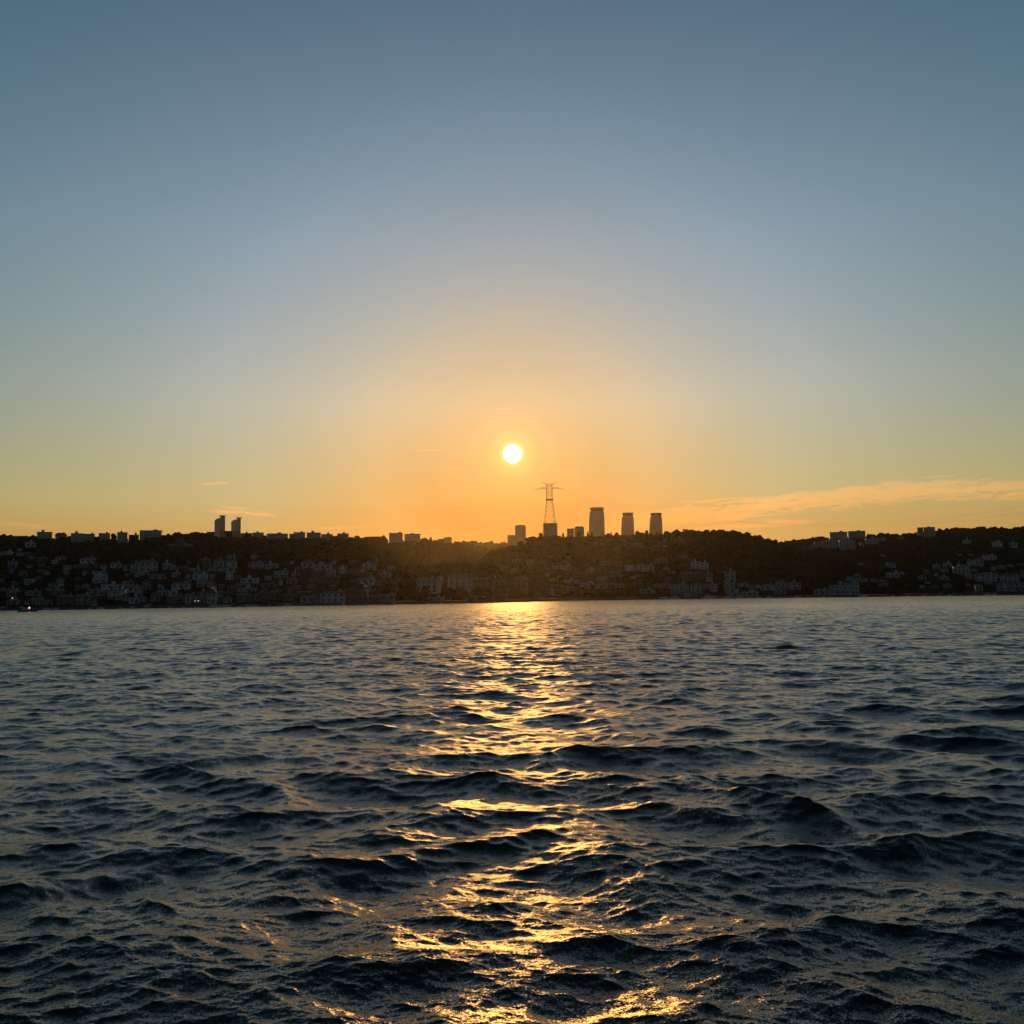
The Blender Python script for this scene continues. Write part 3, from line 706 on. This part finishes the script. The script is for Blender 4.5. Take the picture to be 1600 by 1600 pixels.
def twin_tower(x0, x1, xs, yt0, yt1, ydisc, xd0, xd1, yb, d, label, pale):
    a = azel((x0 + x1) / 2, yb)[0]; sx, sy = scale_at(a, d); z = float(terrain(a, d)); px, py = place(a, d)
    ht = lambda y: CAM_H + math.tan(azel((x0 + x1) / 2, y)[1]) * d - z
    X = lambda x: (x - (x0 + x1) / 2) * sx
    root = empty('twin_tower', (px, py, z), -a)
    dep = 18
    lo, hi = X(x0), X(xs); h0, h1 = ht(yt0), ht(yt1)
    prof = [(lo, -6), (lo, h1 - (h1 - h0) * 0 - 6.5), (lo + 4, h1 - 2.5), (lo + 9, h1), (hi, h1), (hi, -6)]
    v = [(x, -dep / 2, zz) for x, zz in prof] + [(x, dep / 2, zz) for x, zz in prof]; n = len(prof)
    f = [tuple(range(n)), tuple(range(2 * n - 1, n - 1, -1))] + [(i, i + n, (i + 1) % n + n, (i + 1) % n) for i in range(n)]
    mesh_object('wall', v, f, M_TWIN, root)
    MB().box(X(xs) + 0.05, X(x1), -dep / 2 + 2, dep / 2 - 2, -6, ht(ydisc) - 3).build('lift_core', M_TOWER, root)
    if pale: MB().box(X(x1) - 8.5, X(x1) - 4.5, -dep / 2 + 1.6, -dep / 2 + 1.97, ht(838), ht(yt1 - 1)).build('pale_panel', M_PALE, root)
    cx = (X(xd0) + X(xd1)) / 2; r = (X(xd1) - X(xd0)) / 2; zt = ht(ydisc)
    ring = lambda rr, zz: [(cx + rr * math.cos(2 * PI * k / 20), rr * math.sin(2 * PI * k / 20), zz) for k in range(20)]
    MB().rings([ring(r * 0.45, zt - 3.0), ring(r * 0.8, zt - 1.4), ring(r * 1.05, zt - 1.3), ring(r * 1.1, zt)]).build('roof_disc', M_TOWER_D, root)
    tag(root, label, 'tower', 'twin towers on the left ridge'); FOOT.append((x0, x1, yt0, yb, d))
twin_tower(335, 351.5, 343.5, 812, 810, 805.6, 342.3, 352.8, 838, 2600, 'left of the two slim grey towers with disc roofs on the ridge', False)
twin_tower(361, 376, 370, 814, 812, 808.6, 368.8, 377.8, 838, 2650, 'right of the two slim disc-roofed towers, with a pale vertical panel', True)

def simple_block(name, parts, yb, d, label, cat, wall, cyl=False):
    xm = (parts[0][0] + parts[0][1]) / 2; a = azel(xm, yb)[0]
    if d is None: a, d, _ = hit(xm, yb)
    sx, sy = scale_at(a, d); z = float(terrain(a, d)); px, py = place(a, d); root = empty(name, (px, py, z), -a)
    for k, (x0, x1, yt, pn, mat, rnd) in enumerate(parts):
        h = CAM_H + math.tan(azel(xm, yt)[1]) * d - z; l, r = (x0 - xm) * sx, (x1 - xm) * sx; c = (l + r) / 2; w = r - l
        if rnd:
            R = lambda q, zz: [(c + w / 2 * q * math.cos(2 * PI * i / 24), w / 2 * q * math.sin(2 * PI * i / 24) + k * .5, zz) for i in range(24)]
            rings = []
            fl = max(int(h / 3.6), 1)
            for i in range(fl): rings += [R(1.0, i * h / fl - (8 if i == 0 else 0)), R(1.0, i * h / fl + 2.2), R(0.985, i * h / fl + 2.3), R(0.985, (i + 1) * h / fl - .02)]
            MB().rings(rings).build(pn, mat, root)
            MB().rings([R(0.9, h), R(0.9, h + 2), R(0.6, h + 3)]).build('roof', M_TOWER_D, root)
        else:
            MB().box(l, r, -7 + k, 9 + k, -8, h).build(pn, mat, root)
            MB().box(l - .3, r + .3, -7.3 + k, 9.3 + k, h, h + 0.9).build('roof', M_TOWER_D, root)
            fl = max(int((yb - yt) * sy / 3.6), 1); me = None
            for i in range(fl):
                if me is None: o = MB().box(l + w * .08, r - w * .08, -0.06, 0.05, -0.6, 0.6).build('window_band', M_TOWER_D, root); me = o.data
                else: o = bpy.data.objects.new('window_band', me); COL.objects.link(o); o.parent = root
                o.location = (0, -7 + k, h - 2.2 - i * 3.6)
    tag(root, label, cat); FOOT.append((min(p[0] for p in parts), max(p[1] for p in parts), min(p[2] for p in parts), yb, d))
    return root
simple_block('round_tower', [(805, 822, 822, 'wall', M_TOWER, True), (793, 805.2, 836.5, 'side_wing', M_TOWER, False)], 851, 2900, 'hazy round tower with a lower square wing, left of the lattice pylon', 'tower', None)
simple_block('office_block', [(849, 871, 818.5, 'wall', M_TOWER, False)], 837, 1900, 'square grey office block directly behind the foot of the lattice pylon', 'office block', None)
simple_block('hilltop_block', [(886, 897, 827, 'wall', M_PALE, False)], 837, 1880, 'small pale block with a thin mast, between pylon block and tallest tower', 'block', None)
simple_block('domed_block', [(897.5, 913, 825, 'wall', M_TOWER, True)], 838, 1920, 'low round-topped grey block just left of the tallest tapered tower', 'block', None)
simple_block('podium_block', [(343, 375, 830.5, 'wall', M_TOWER_D, False)], 840, 2300, 'long low podium block at the foot of the twin towers', 'block', None)

# ------------------------------------------------------------------ lattice pylon of the strait crossing
def build_pylon():
    a, d, z = hit(859.5, 839.5); sx, sy = scale_at(a, d); px, py = place(a, d)
    root = empty('lattice_pylon', (px, py, z), -a + math.radians(8))
    hz = lambda y: CAM_H + math.tan(azel(859.5, y)[1]) * d - z
    M_LAT = plain('pylon_steel', (0.20, 0.17, 0.13), 0.6, 0.2, 0.3, 0.3)
    lev = [(-1, 9.3), (hz(816), 6.6), (hz(798), 5.2), (hz(782), 3.7), (hz(763), 3.45), (hz(756), 3.3)]
    def half(zz): return float(np.interp(zz, [q[0] for q in lev], [q[1] for q in lev]))
    top = hz(756)
    for qx, qy in ((-1, -1), (1, -1), (1, 1), (-1, 1)):
        m = MB()
        for (z0, w0), (z1, w1) in zip(lev, lev[1:]): m.bar((qx * w0, qy * w0, z0), (qx * w1, qy * w1, z1), 0.126)
        m.build('leg', M_LAT, root)
    m = MB(); zz = 0.0
    while zz < top - 2:
        st = max(half(zz) * 1.15, 3.6); z1 = min(zz + st, top); w0, w1 = half(zz), half(z1)
        for (ax, ay), (bx, by) in (((-1, -1), (1, -1)), ((1, -1), (1, 1)), ((1, 1), (-1, 1)), ((-1, 1), (-1, -1))):
            m.bar((ax * w0, ay * w0, zz), (bx * w1, by * w1, z1), 0.115); m.bar((bx * w0, by * w0, zz), (ax * w1, ay * w1, z1), 0.115)
            m.bar((ax * w1, ay * w1, z1), (bx * w1, by * w1, z1), 0.098)
        zz = z1
    m.build('bracing', M_LAT, root)
    p = half(hz(781)) + 0.6
    MB().box(-p, p, -p, p, hz(781.5), hz(780.3)).build('platform', M_LAT, root)
    armz = hz(763); L = 23 * sx
    for s in (-1, 1):
        m = MB()
        w = half(armz)
        for qy in (-1, 1):
            m.bar((s * w, qy * w, armz + 1.4), (s * L * 0.62, qy * .5, armz + 0.9), 0.115); m.bar((s * L * .62, qy * .5, armz + .9), (s * L, 0, armz - 1.7), 0.115)
            m.bar((s * w, qy * w, armz - 0.8), (s * L * 0.62, qy * .5, armz - 0.3), 0.115); m.bar((s * L * .62, qy * .5, armz - .3), (s * L, 0, armz - 1.9), 0.115)
        for i in range(6):
            f0, f1 = i / 6, (i + 1) / 6; x0_, x1_ = w + (L * .62 - w) * f0, w + (L * .62 - w) * f1
            m.bar((s * x0_, 0, armz - 0.7), (s * x1_, 0, armz + 1.2), 0.098)
        m.build('crossarm', M_LAT, root)
        t = MB(); e = 14.5 * sx
        t.bar((s * half(top), -1.5, top), (s * e, 0, hz(752.5)), 0.115); t.bar((s * half(top), 1.5, top), (s * e, 0, hz(752.5)), 0.115); t.bar((s * half(top), 0, top - 2), (s * e * .8, 0, hz(753.6)), 0.098)
        t.build('earth_wire_arm', M_LAT, root)
        if s == 1:
            MB().bar((s * half(top) * 1.6, 0, top), (s * L * .6, 0, armz + 1), 0.093).build('stay', M_LAT, root)
    tag(root, 'tall lattice power pylon with two crossarms on the middle hill crest', 'pylon')
    # conductors of the crossing, hanging towards the near shore off to the right
    for i, (s, sag) in enumerate(((1, 0), (-1, -6))):
        A = Vector((px + s * L * math.cos(a), py - s * L * math.sin(a), z + armz - 3))
        e = ray(1640 + i * 30, 782 + i * 3); Bp = Vector((0, 0, CAM_H)) + e * 640 + Vector((0, 0, 0))
        mid = ray(1170 + i * 20, 816 + i * 2)
        Mp = Vector((0, 0, CAM_H)) + mid * 860
        m = MB(); pts = []
        for k in range(41):
            t = k / 40; pts.append((1 - t) ** 2 * A + 2 * t * (1 - t) * (2 * Mp - (A + Bp) / 2) + t * t * Bp)
        for p0, p1 in zip(pts, pts[1:]): m.bar(p0, p1, 0.03)
        c = m.build('power_cable', M_LAT)
        tag(c, ('upper' if i == 0 else 'lower') + ' thin power cable sagging right from the lattice pylon', 'power cable', 'power cables of the crossing')
build_pylon()

# ------------------------------------------------------------------ trees one can tell apart
def ico():
    bm = bmesh.new(); bmesh.ops.create_icosphere(bm, subdivisions=1, radius=1.0)
    v = np.array([q.co[:] for q in bm.verts]); f = np.array([[w.index for w in q.verts] for q in bm.faces]); bm.free()
    return v, f
ICO_V, ICO_F = ico()

def leaf_cloud(shape, seed, n=420, leaf=0.13):
    """many small leaf sprays through a crown of unit height and unit width, base at z = 0"""
    r = np.random.default_rng(seed); pts = []
    lobes = [(r.normal(0, .16), r.normal(0, .16), r.uniform(.35, .8), r.uniform(.18, .32)) for _ in range(9)]
    while len(pts) < n:
        p = r.uniform(-.55, .55, 3); z = p[2] + .55; z = z / 1.1
        rad = math.hypot(p[0], p[1])
        if shape == 'broad':
            ok = any((p[0] - a) ** 2 + (p[1] - b) ** 2 + (z - c) ** 2 < q * q for a, b, c, q in lobes)
        elif shape == 'cypress': ok = rad < 0.5 * (1 - z) ** 0.6 * min(1, z / .12 + .3)
        elif shape == 'cone': ok = rad < 0.5 * (1 - z) ** 0.8 * min(1, z / .1 + .4)
        else: ok = ((rad / .5) ** 2 + ((z - .74) / .24) ** 2 < 1) and r.random() < .9
        if ok: pts.append((p[0], p[1], z))
    v, f = [], []
    for p in pts:
        u = Vector(r.normal(size=3)).normalized(); w = Vector(r.normal(size=3)).cross(u).normalized(); s = leaf * r.uniform(.6, 1.3); k = len(v); P = Vector(p)
        v += [tuple(P + u * s), tuple(P + w * s * .8), tuple(P - u * s), tuple(P - w * s * .8)]; f.append((k, k + 1, k + 2, k + 3))
    return v, f
CROWN = {}
for shape, nm, mat, n, leaf in (('broad', 'broadleaf', M_LEAF, 480, 0.10), ('cypress', 'cypress', M_PINE, 380, 0.085), ('cone', 'conifer', M_PINE, 420, 0.09), ('umbrella', 'umbrella_pine', M_PINE, 380, 0.10)):
    for k in range(3):
        v, f = leaf_cloud(shape, 50 + k * 7 + len(nm), n, leaf)
        me = bpy.data.meshes.new('crown'); me.from_pydata(v, [], f); me.materials.append(mat); me.update(); CROWN[(shape, k)] = me
_t = MB(); _t.rings([[(r_ * math.cos(i * PI / 3), r_ * math.sin(i * PI / 3), z_) for i in range(6)] for r_, z_ in ((0.05, -0.3), (0.036, 0.2), (0.024, 0.5), (0.01, 0.8))])
for q in ((.22, .1, .72), (-.2, .14, .66), (.05, -.24, .7)): _t.bar((0, 0, .38), q, 0.012)
TRUNK = bpy.data.meshes.new('trunk'); TRUNK.from_pydata(_t.v, [], _t.f); TRUNK.materials.append(M_BARK); TRUNK.update()

TREE_POS = []
def skyline(x):
    a = azel(x, 845)[0]; ang = (terrain(np.full_like(_DD, a), _DD) - CAM_H) / _DD; ang[_DD < shore(a) + 3] = -1
    k = int(np.argmax(ang)); return a, float(_DD[k]), float(terrain(a, _DD[k]))
def tree(x, ytop, wpx, shape, ybase=None):
    a, d, z = skyline(x) if ybase is None else hit(x, ybase)
    if ybase is None: d -= 4; z = float(terrain(a, d))
    sx, sy = scale_at(a, d)
    h = max(CAM_H + math.tan(azel(x, ytop)[1]) * d - z, 3.0); w = wpx * sx * 1.12
    px, py = place(a, d)
    nm = {'broad': 'broadleaf_tree', 'cypress': 'cypress_tree', 'cone': 'conifer_tree', 'umbrella': 'umbrella_pine'}[shape]
    root = empty(nm, (px, py, z - 0.3), rng.uniform(0, 6.28))
    k = int(rng.integers(3))
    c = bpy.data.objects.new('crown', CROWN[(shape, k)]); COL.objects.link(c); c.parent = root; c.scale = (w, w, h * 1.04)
    t = bpy.data.objects.new('trunk', TRUNK); COL.objects.link(t); t.parent = root; t.scale = (h * .9, h * .9, h)
    TREE_POS.append((px, py, max(w, 5) * .5))
    return root, nm
TR = """6 836 9 broad;22 837 8 broad;46 837.5 7 broad;97 838 10 broad;109 839 8 broad;151 838 9 broad;178 833.5 8 broad;208 837 7 broad;258 836 12 broad;276 831.5 14 broad;291 834 9 broad;304 831 16 broad;318 832.5 10 broad;330 830.5 9 broad;
356 829.5 12 broad;385 834 9 broad;413 836 8 broad;522 837 10 broad;556 836 3.5 cypress;561 836.5 3.5 cypress;575 838 10 broad;590 838 11 broad;601 837 9 broad;664 840 10 broad;673 838.5 8 cone;680 844 7 broad;714 846 11 broad;727 846.5 9 broad;769 844 4 cone;788 845.5 4 cypress
759 862 10 broad;776 858 8 cone;790 850.5 9 broad;814 845 11 broad;828 840.5 12 broad;845 832.5 5.5 broad;880 831 4 cypress;904 831 6 broad;918.5 829.5 4 cypress;925 829.5 4.5 cypress;955 830 3.5 cypress;963 832 5 broad;995 831.5 5 broad;1003 831.5 4 broad;1011 828 6 broad;1043 829.5 5 broad;1061 828.5 4 broad;1071 826.5 9 broad;1088 829 9 broad;1106 827.5 5 broad;1117 826.5 3.5 cypress;1152 831 6 broad;1169 831.5 8 broad;1187 835.5 6 broad
1220 845.5 6 broad;1227 843 4 cypress;1239 843.5 6 broad;1281 838 16 broad;1268 840.5 9 broad;1292 839.5 8 broad;1356 832.5 4 cypress;1377 832 8 broad;1388 832.5 6 broad;1402 834 6 broad;1424 833 10 broad;1470 825.5 7 broad;1482 824.5 3.5 cypress;1495 823.5 11 broad;1508 824.5 8 broad;1533 822.5 13 broad;1552 823.5 11 broad;1590 825 9 broad"""
n_by = {}
def tree_region(x):
    return 'along the left ridge' if x < 335 else ('between the twin and round towers' if x < 792 else ('along the middle hill crest' if x < 1200 else 'along the right ridge'))
KIND = dict(broadleaf_tree='dark round-crowned tree', cypress_tree='slim dark cypress', conifer_tree='pointed dark conifer', umbrella_pine='flat-topped dark pine')
rows = sorted([tuple(q.split()) for ln in TR.splitlines() for q in ln.split(';') if q.split()], key=lambda q: float(q[0]))
for q in rows:
    x = float(q[0]); root, nm = tree(x, float(q[1]), float(q[2]), q[3]); reg = tree_region(x); i = n_by.get((reg, nm), 0); n_by[(reg, nm)] = i + 1
    tag(root, f"{KIND[nm]}, {ORD[i]} of its kind from the left {reg}", 'tree', 'trees ' + reg)
TP = """608 911 14 broad 937;620 888 17 broad 906;634 893 14 broad 915;646 889 12 broad 902;655 886 11 broad 899;670 884.5 8 umbrella 896;676 889 9 broad 900;684 881.5 3.5 cypress 894;693 878.5 10 broad 892;706 877 9 broad 889;715.5 873.5 7 cone 887;726 877 9 broad 889;738 880.5 8 cone 892;748 883 6 cypress 896;760 878 13 broad 897;773 886 9 broad 901;786 893 10 broad 908;640 905 18 broad 932;652 918 14 broad 939;664 915 12 broad 938;694 911 9 broad 936;706 918 13 broad 938;722 919 14 broad 938;745 919 15 broad 938;763 918 14 broad 937"""
rows = sorted([tuple(q.split()) for q in TP.split(';')], key=lambda q: float(q[0])); cnt = {}
for q in rows:
    root, nm = tree(float(q[0]), float(q[1]), float(q[2]), q[3], float(q[4])); low = float(q[4]) > 920; i = cnt.get((nm, low), 0); cnt[(nm, low)] = i + 1
    tag(root, f"{KIND[nm]}, {ORD[i]} of its kind from the left {'by the water below' if low else 'on the crest above'} promontory mansions", 'tree', 'trees on the promontory')
for q, lab in (((539.5, 902, 15, 'cone', 919), 'broad dark conical tree standing above the white columned waterside mansion'),
               ((172, 935, 22, 'broad', 947), 'wide dark tree right on the far left waterfront, between pale blue houses'),
               ((531, 883, 9, 'broad', 893), 'small dark tree beside a cream house on the slope beneath the knoll'),
               ((1063, 884, 13, 'broad', 897), 'dark tree left of the white block pair halfway up the middle hill'),
               ((1250, 888, 12, 'broad', 903), 'dark tree on the right flank of the middle hill'),
               ((1500, 912, 16, 'broad', 927), 'dark spreading tree by the water on the far right shore')):
    root, nm = tree(*q); tag(root, lab, 'tree')

# ------------------------------------------------------------------ the woods that cover the hills: one mass
def woodland():
    r = np.random.default_rng(5)
    V, F, off = [], [], 0
    cand = 60000
    az = r.uniform(math.radians(-33), math.radians(33), cand)
    S = shore(az); d = S + 5 + (2750 - S) * r.uniform(0, 1, cand) ** 0.8
    far = r.random(cand) < 0.05
    d = np.where(far, r.uniform(2700, 3050, cand), d)
    z = terrain(az, d); x = d * np.sin(az); y = d * np.cos(az)
    # only the slopes and crests that can be seen over the water are planted
    ga = np.radians(np.arange(-33.2, 33.21, 0.1)); gd = np.arange(560, 3100, 8.0)
    AA, DD = np.meshgrid(ga, gd, indexing='ij')
    run = np.maximum.accumulate((terrain(AA, DD) - CAM_H) / DD, axis=1)
    ia = np.clip(np.round((az - ga[0]) / (ga[1] - ga[0])).astype(int), 0, len(ga) - 1); idd = np.clip(((d - 560) / 8).astype(int) - 1, 0, len(gd) - 1)
    seen = (z + 5.0 - CAM_H) / d > run[ia, idd] - 0.0006
    # clearings
    dens = vnoise(x / 70, y / 90, 61) + 0.4 * vnoise(x / 25, y / 30, 62)
    keep = (dens > -0.9) & seen
    H = (2.4 + 4.6 * r.uniform(0, 1, cand) ** 2.2) * np.where(far, 1.6, 1.0); W = (0.45 * H + r.uniform(0.9, 2.2, cand)) * np.where(far, 1.9, 1.0)
    solid = np.array(SOLID)
    rects = FOOT
    ux = np.stack([x, y, z - CAM_H], -1); w_ = ux @ np.array(_f); sxp = HALF + (ux @ np.array(RIGHT)) / w_ * F_PX; syb = HALF - (ux @ np.array(UP)) / w_ * F_PX
    syt = syb - H / w_ * F_PX; hwp = W * 0.8 / w_ * F_PX
    for (x0, x1, yt, yb, dd) in rects:
        keep &= ~((sxp + hwp > x0 - .3) & (sxp - hwp < x1 + .3) & (syt < yb - 1.2) & (syb > yt) & (d < dd + 6))
    for (sx_, sy_, sr) in solid:
        keep &= ~((np.abs(x - sx_) < sr) & (np.abs(y - sy_) < sr) & ((x - sx_) ** 2 + (y - sy_) ** 2 < sr * sr))
    idx = np.nonzero(keep)[0]
    lobes = []
    for i in idx:
        n = 3 if d[i] < 1300 else 2
        for k in range(n):
            j = r.normal(0, .34, 3)
            lobes.append((x[i] + j[0] * W[i], y[i] + j[1] * W[i], z[i] + H[i] * (0.45 + .22 * j[2]) , W[i] * r.uniform(.55, .85), H[i] * r.uniform(.34, .55)))
    L = np.array(lobes); m = len(L)
    jit = 1 + r.normal(0, 0.14, (m, len(ICO_V), 1))
    co = ICO_V[None] * jit * np.stack([L[:, 3], L[:, 3], L[:, 4]], -1)[:, None, :] + L[:, None, :3]
    fc = ICO_F[None] + (np.arange(m) * len(ICO_V))[:, None, None]
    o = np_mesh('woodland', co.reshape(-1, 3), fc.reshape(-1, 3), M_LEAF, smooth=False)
    tag(o, 'dense dark woodland covering the hills behind the far shore', 'woodland', kind='stuff')
    print('woodland lobes', m)
woodland()

# ------------------------------------------------------------------ boats along the far shore
M_HULL = plain('white_gelcoat', (0.55, 0.57, 0.58), 0.35, 0.06, 0.4)
M_HULL_D = plain('dark_hull_paint', (0.05, 0.055, 0.065), 0.4, 0.15, 0.4)
M_HULL_B = plain('blue_hull_paint', (0.10, 0.17, 0.24), 0.4, 0.12, 0.4)
def lamp_mat(name, c, s):
    m, t, b = new_mat(name); b.inputs['Base Color'].default_value = (*c, 1); b.inputs['Emission Color'].default_value = (*c, 1); b.inputs['Emission Strength'].default_value = s
    return m
M_WARM = lamp_mat('warm_lamp', (1.0, 0.55, 0.28), 1.5); M_WHITE = lamp_mat('white_lamp', (1.0, 0.86, 0.74), 0.8)

def boat_meshes():
    # a motor boat one metre long: hull, deck house, windscreen, mast; bow towards +x
    n = 9; st = []
    for i in range(11):
        t = i / 10; x = -0.5 + t; b = 0.15 * (1 - max(0, (t - .45) / .55) ** 2.2) * (0.9 + .1 * min(t / .2, 1)); sh = 0.085 + 0.06 * t * t; kd = -0.06 * (1 - t ** 4)
        b = max(b, 0.004)
        st.append([(x, -b, sh), (x, -b * .92, sh * .4), (x, -b * .6, kd * .6), (x, 0, kd), (x, b * .6, kd * .6), (x, b * .92, sh * .4), (x, b, sh), (x, b * .5, sh + .006), (x, -b * .5, sh + .006)])
    h = MB().rings(st)
    c = MB().rings([[(-.30, -.10, .08), (.12, -.10, .09), (.12, .10, .09), (-.30, .10, .08)], [(-.28, -.085, .20), (.03, -.085, .21), (.03, .085, .21), (-.28, .085, .20)]])
    g = MB().box(-.26, -.02, -.094, .094, .142, .178)
    ms = MB().bar((-.12, 0, .2), (-.12, 0, .36), .006).bar((-.12, -.05, .31), (-.12, .05, .31), .004)
    out = {}
    for k, q in (('hull', h), ('cabin', c), ('cabin_window', g), ('mast', ms)):
        me = bpy.data.meshes.new(k); me.from_pydata(q.v, [], q.f); out[k] = me
    out['cabin'].materials.append(M_HULL); out['cabin_window'].materials.append(M_GLASS); out['mast'].materials.append(M_STEEL)
    out['hulls'] = {}
    for nm, m in (('white', M_HULL), ('dark', M_HULL_D), ('blue', M_HULL_B)):
        me = out['hull'].copy(); me.materials.append(m); out['hulls'][nm] = me
    return out
BOAT = boat_meshes()
def boat(x0, x1, colour, label, d=None, flip=1, group=None, lamp=None, hs=1.0):
    xm = (x0 + x1) / 2; a = azel(xm, 935)[0]
    if d is None: d = float(shore(a)) - 7
    L = (x1 - x0) * scale_at(a, d)[0]; px, py = place(a, d)
    root = empty('motor_boat', (px, py, 0.02), -a + (0 if flip > 0 else PI) + math.radians(rng.uniform(-12, 12)))
    for k in ('hull', 'cabin', 'cabin_window', 'mast'):
        me = BOAT['hulls'][colour] if k == 'hull' else BOAT[k]
        o = bpy.data.objects.new(k, me); COL.objects.link(o); o.parent = root; o.scale = (L, L, L * hs)
    if lamp:
        q = MB()
        for i in range(3): q.box(-.05 - .02 * i, .05 + .02 * i, -.05, .05, -.06 + .02 * i, .06 - .02 * i)
        o = q.build('deck_lamp', lamp, root); o.location = (L * .06, -L * .1, L * .21); o.scale = (L * .35, 5, 6.0)
    return tag(root, label, 'boat', group)
boat(28, 60, 'dark', 'dark motor boat with a lit orange lamp, out from the far left shore', d=505, flip=1, lamp=M_WARM, hs=0.95)
MOOR = """68 80 white;83 94 white;137 145 white;152 164 white;184 193 white;199 212 blue;222 236 blue;262 270 white;284 290 white;296 301 dark;326 344 white;345 361 white;372 379 blue;381 394 white;395 405 white;417 422 white;432 437 white;442 456 white;492 497 white;667 671 white;688 694 white;
1031 1046 white;1047 1062 white;1063 1090 blue;1097 1119 white;1131 1146 white;1149 1163 white;1168 1178 white;1180 1189 white;1196 1206 white;1208 1213 blue;1217 1223 blue;1241 1252 white;1283 1290 white;1340 1356 white;1393 1398 white;1417 1422 white;1440 1447 white;1464 1470 white;1481 1488 white;1500 1506 white;1538 1548 white;1549 1557 white"""
mc = {}
for q in MOOR.replace('\n', '').split(';'):
    x0, x1, c = q.split(); x0, x1 = float(x0), float(x1)
    reg = 'along the far left quay' if x0 < 300 else ('below the twin towers and knoll' if x0 < 700 else ('below the middle hill' if x0 < 1200 else 'along the far right quay'))
    i = mc.get((reg, c), 0); mc[(reg, c)] = i + 1
    boat(x0, x1, c, f"{c if c != 'dark' else 'dark-hulled'} boat, {ORD[i]} of that colour from the left, moored {reg}", flip=1 if rng.random() < .6 else -1, hs=1.5, group='boats moored ' + reg)

# ------------------------------------------------------------------ lamps already lit on the far shore, and one reflected glint
def street_lamp(x, y, label, mat, hgt=6.0, size=0.55, d=None):
    a = azel(x, y)[0]
    if d is None: a, dd, z = hit(x, y + 6.0 * 1.6)
    else: dd = d; z = float(terrain(a, dd))
    zt = CAM_H + math.tan(azel(x, y)[1]) * dd
    px, py = place(a, dd); root = empty('street_lamp', (px, py, z), -a)
    H = max(zt - z, 2.0)
    MB().bar((0, 0, -.5), (0, 0, H), 0.09, 6).bar((0, 0, H), (0, -.9, H + .25), 0.05, 6).build('post', M_STEEL, root)
    R = lambda r, zz: [(r * math.cos(2 * PI * i / 10), -.9 + r * math.sin(2 * PI * i / 10), zz) for i in range(10)]
    MB().rings([R(size * .45, H - size * .7), R(size, H - size * .25), R(size * .95, H + size * .2), R(size * .3, H + size * .45)]).build('lamp_head', mat, root)
    tag(root, label, 'street lamp', 'lit lamps on the far shore')
street_lamp(19, 934.3, 'bright white lamp low on the far left waterfront', M_WHITE, size=0.42)
street_lamp(304.5, 945, 'whitish lamp on the quay, left one of a close pair below the twin towers', M_WHITE, size=0.33, d=None)
street_lamp(309.5, 944.8, 'orange lamp on the quay, right one of a close pair below the twin towers', M_WARM, size=0.36, d=None)
street_lamp(571, 915.5, 'yellowish white lamp above dark red shore houses beneath the knoll', M_WHITE, size=0.38)
street_lamp(774, 900.5, 'small pale lamp behind the brown mansions of the wooded promontory', M_WHITE, size=0.35)
street_lamp(19.0, 863.5, 'small white lamp high on the far left slope', M_WHITE, size=0.3)
street_lamp(820, 903.8, 'pale glint, built as a lamp, at the right end of the last brown promontory mansion', M_WHITE, size=0.38)  # added glowing head and post stand in for a reflected glint
street_lamp(1061.5, 839.3, 'white lamp near the top of the middle hill', M_WHITE, size=0.35)

# ------------------------------------------------------------------ the evening air over the water
def haze():
    m = bpy.data.materials.new('evening_haze'); m.use_nodes = True; t = NT(m.node_tree)
    for n in list(t.n): t.n.remove(n)
    o = t.node('ShaderNodeOutputMaterial'); v = t.node('ShaderNodeVolumePrincipled')
    v.inputs['Color'].default_value = (0.42, 0.41, 0.40, 1); v.inputs['Density'].default_value = HAZE_DENSITY; v.inputs['Anisotropy'].default_value = HAZE_G
    t.l.new(v.outputs[0], o.inputs['Volume'])
    b = MB().box(-9500, 9500, -9500, 9500, -4.5, 255).build('haze', m)
    tag(b, 'warm evening haze lying over the strait and the hills', 'haze', kind='stuff')
HAZE_DENSITY, HAZE_G = 3.2e-5, 0.95
haze()
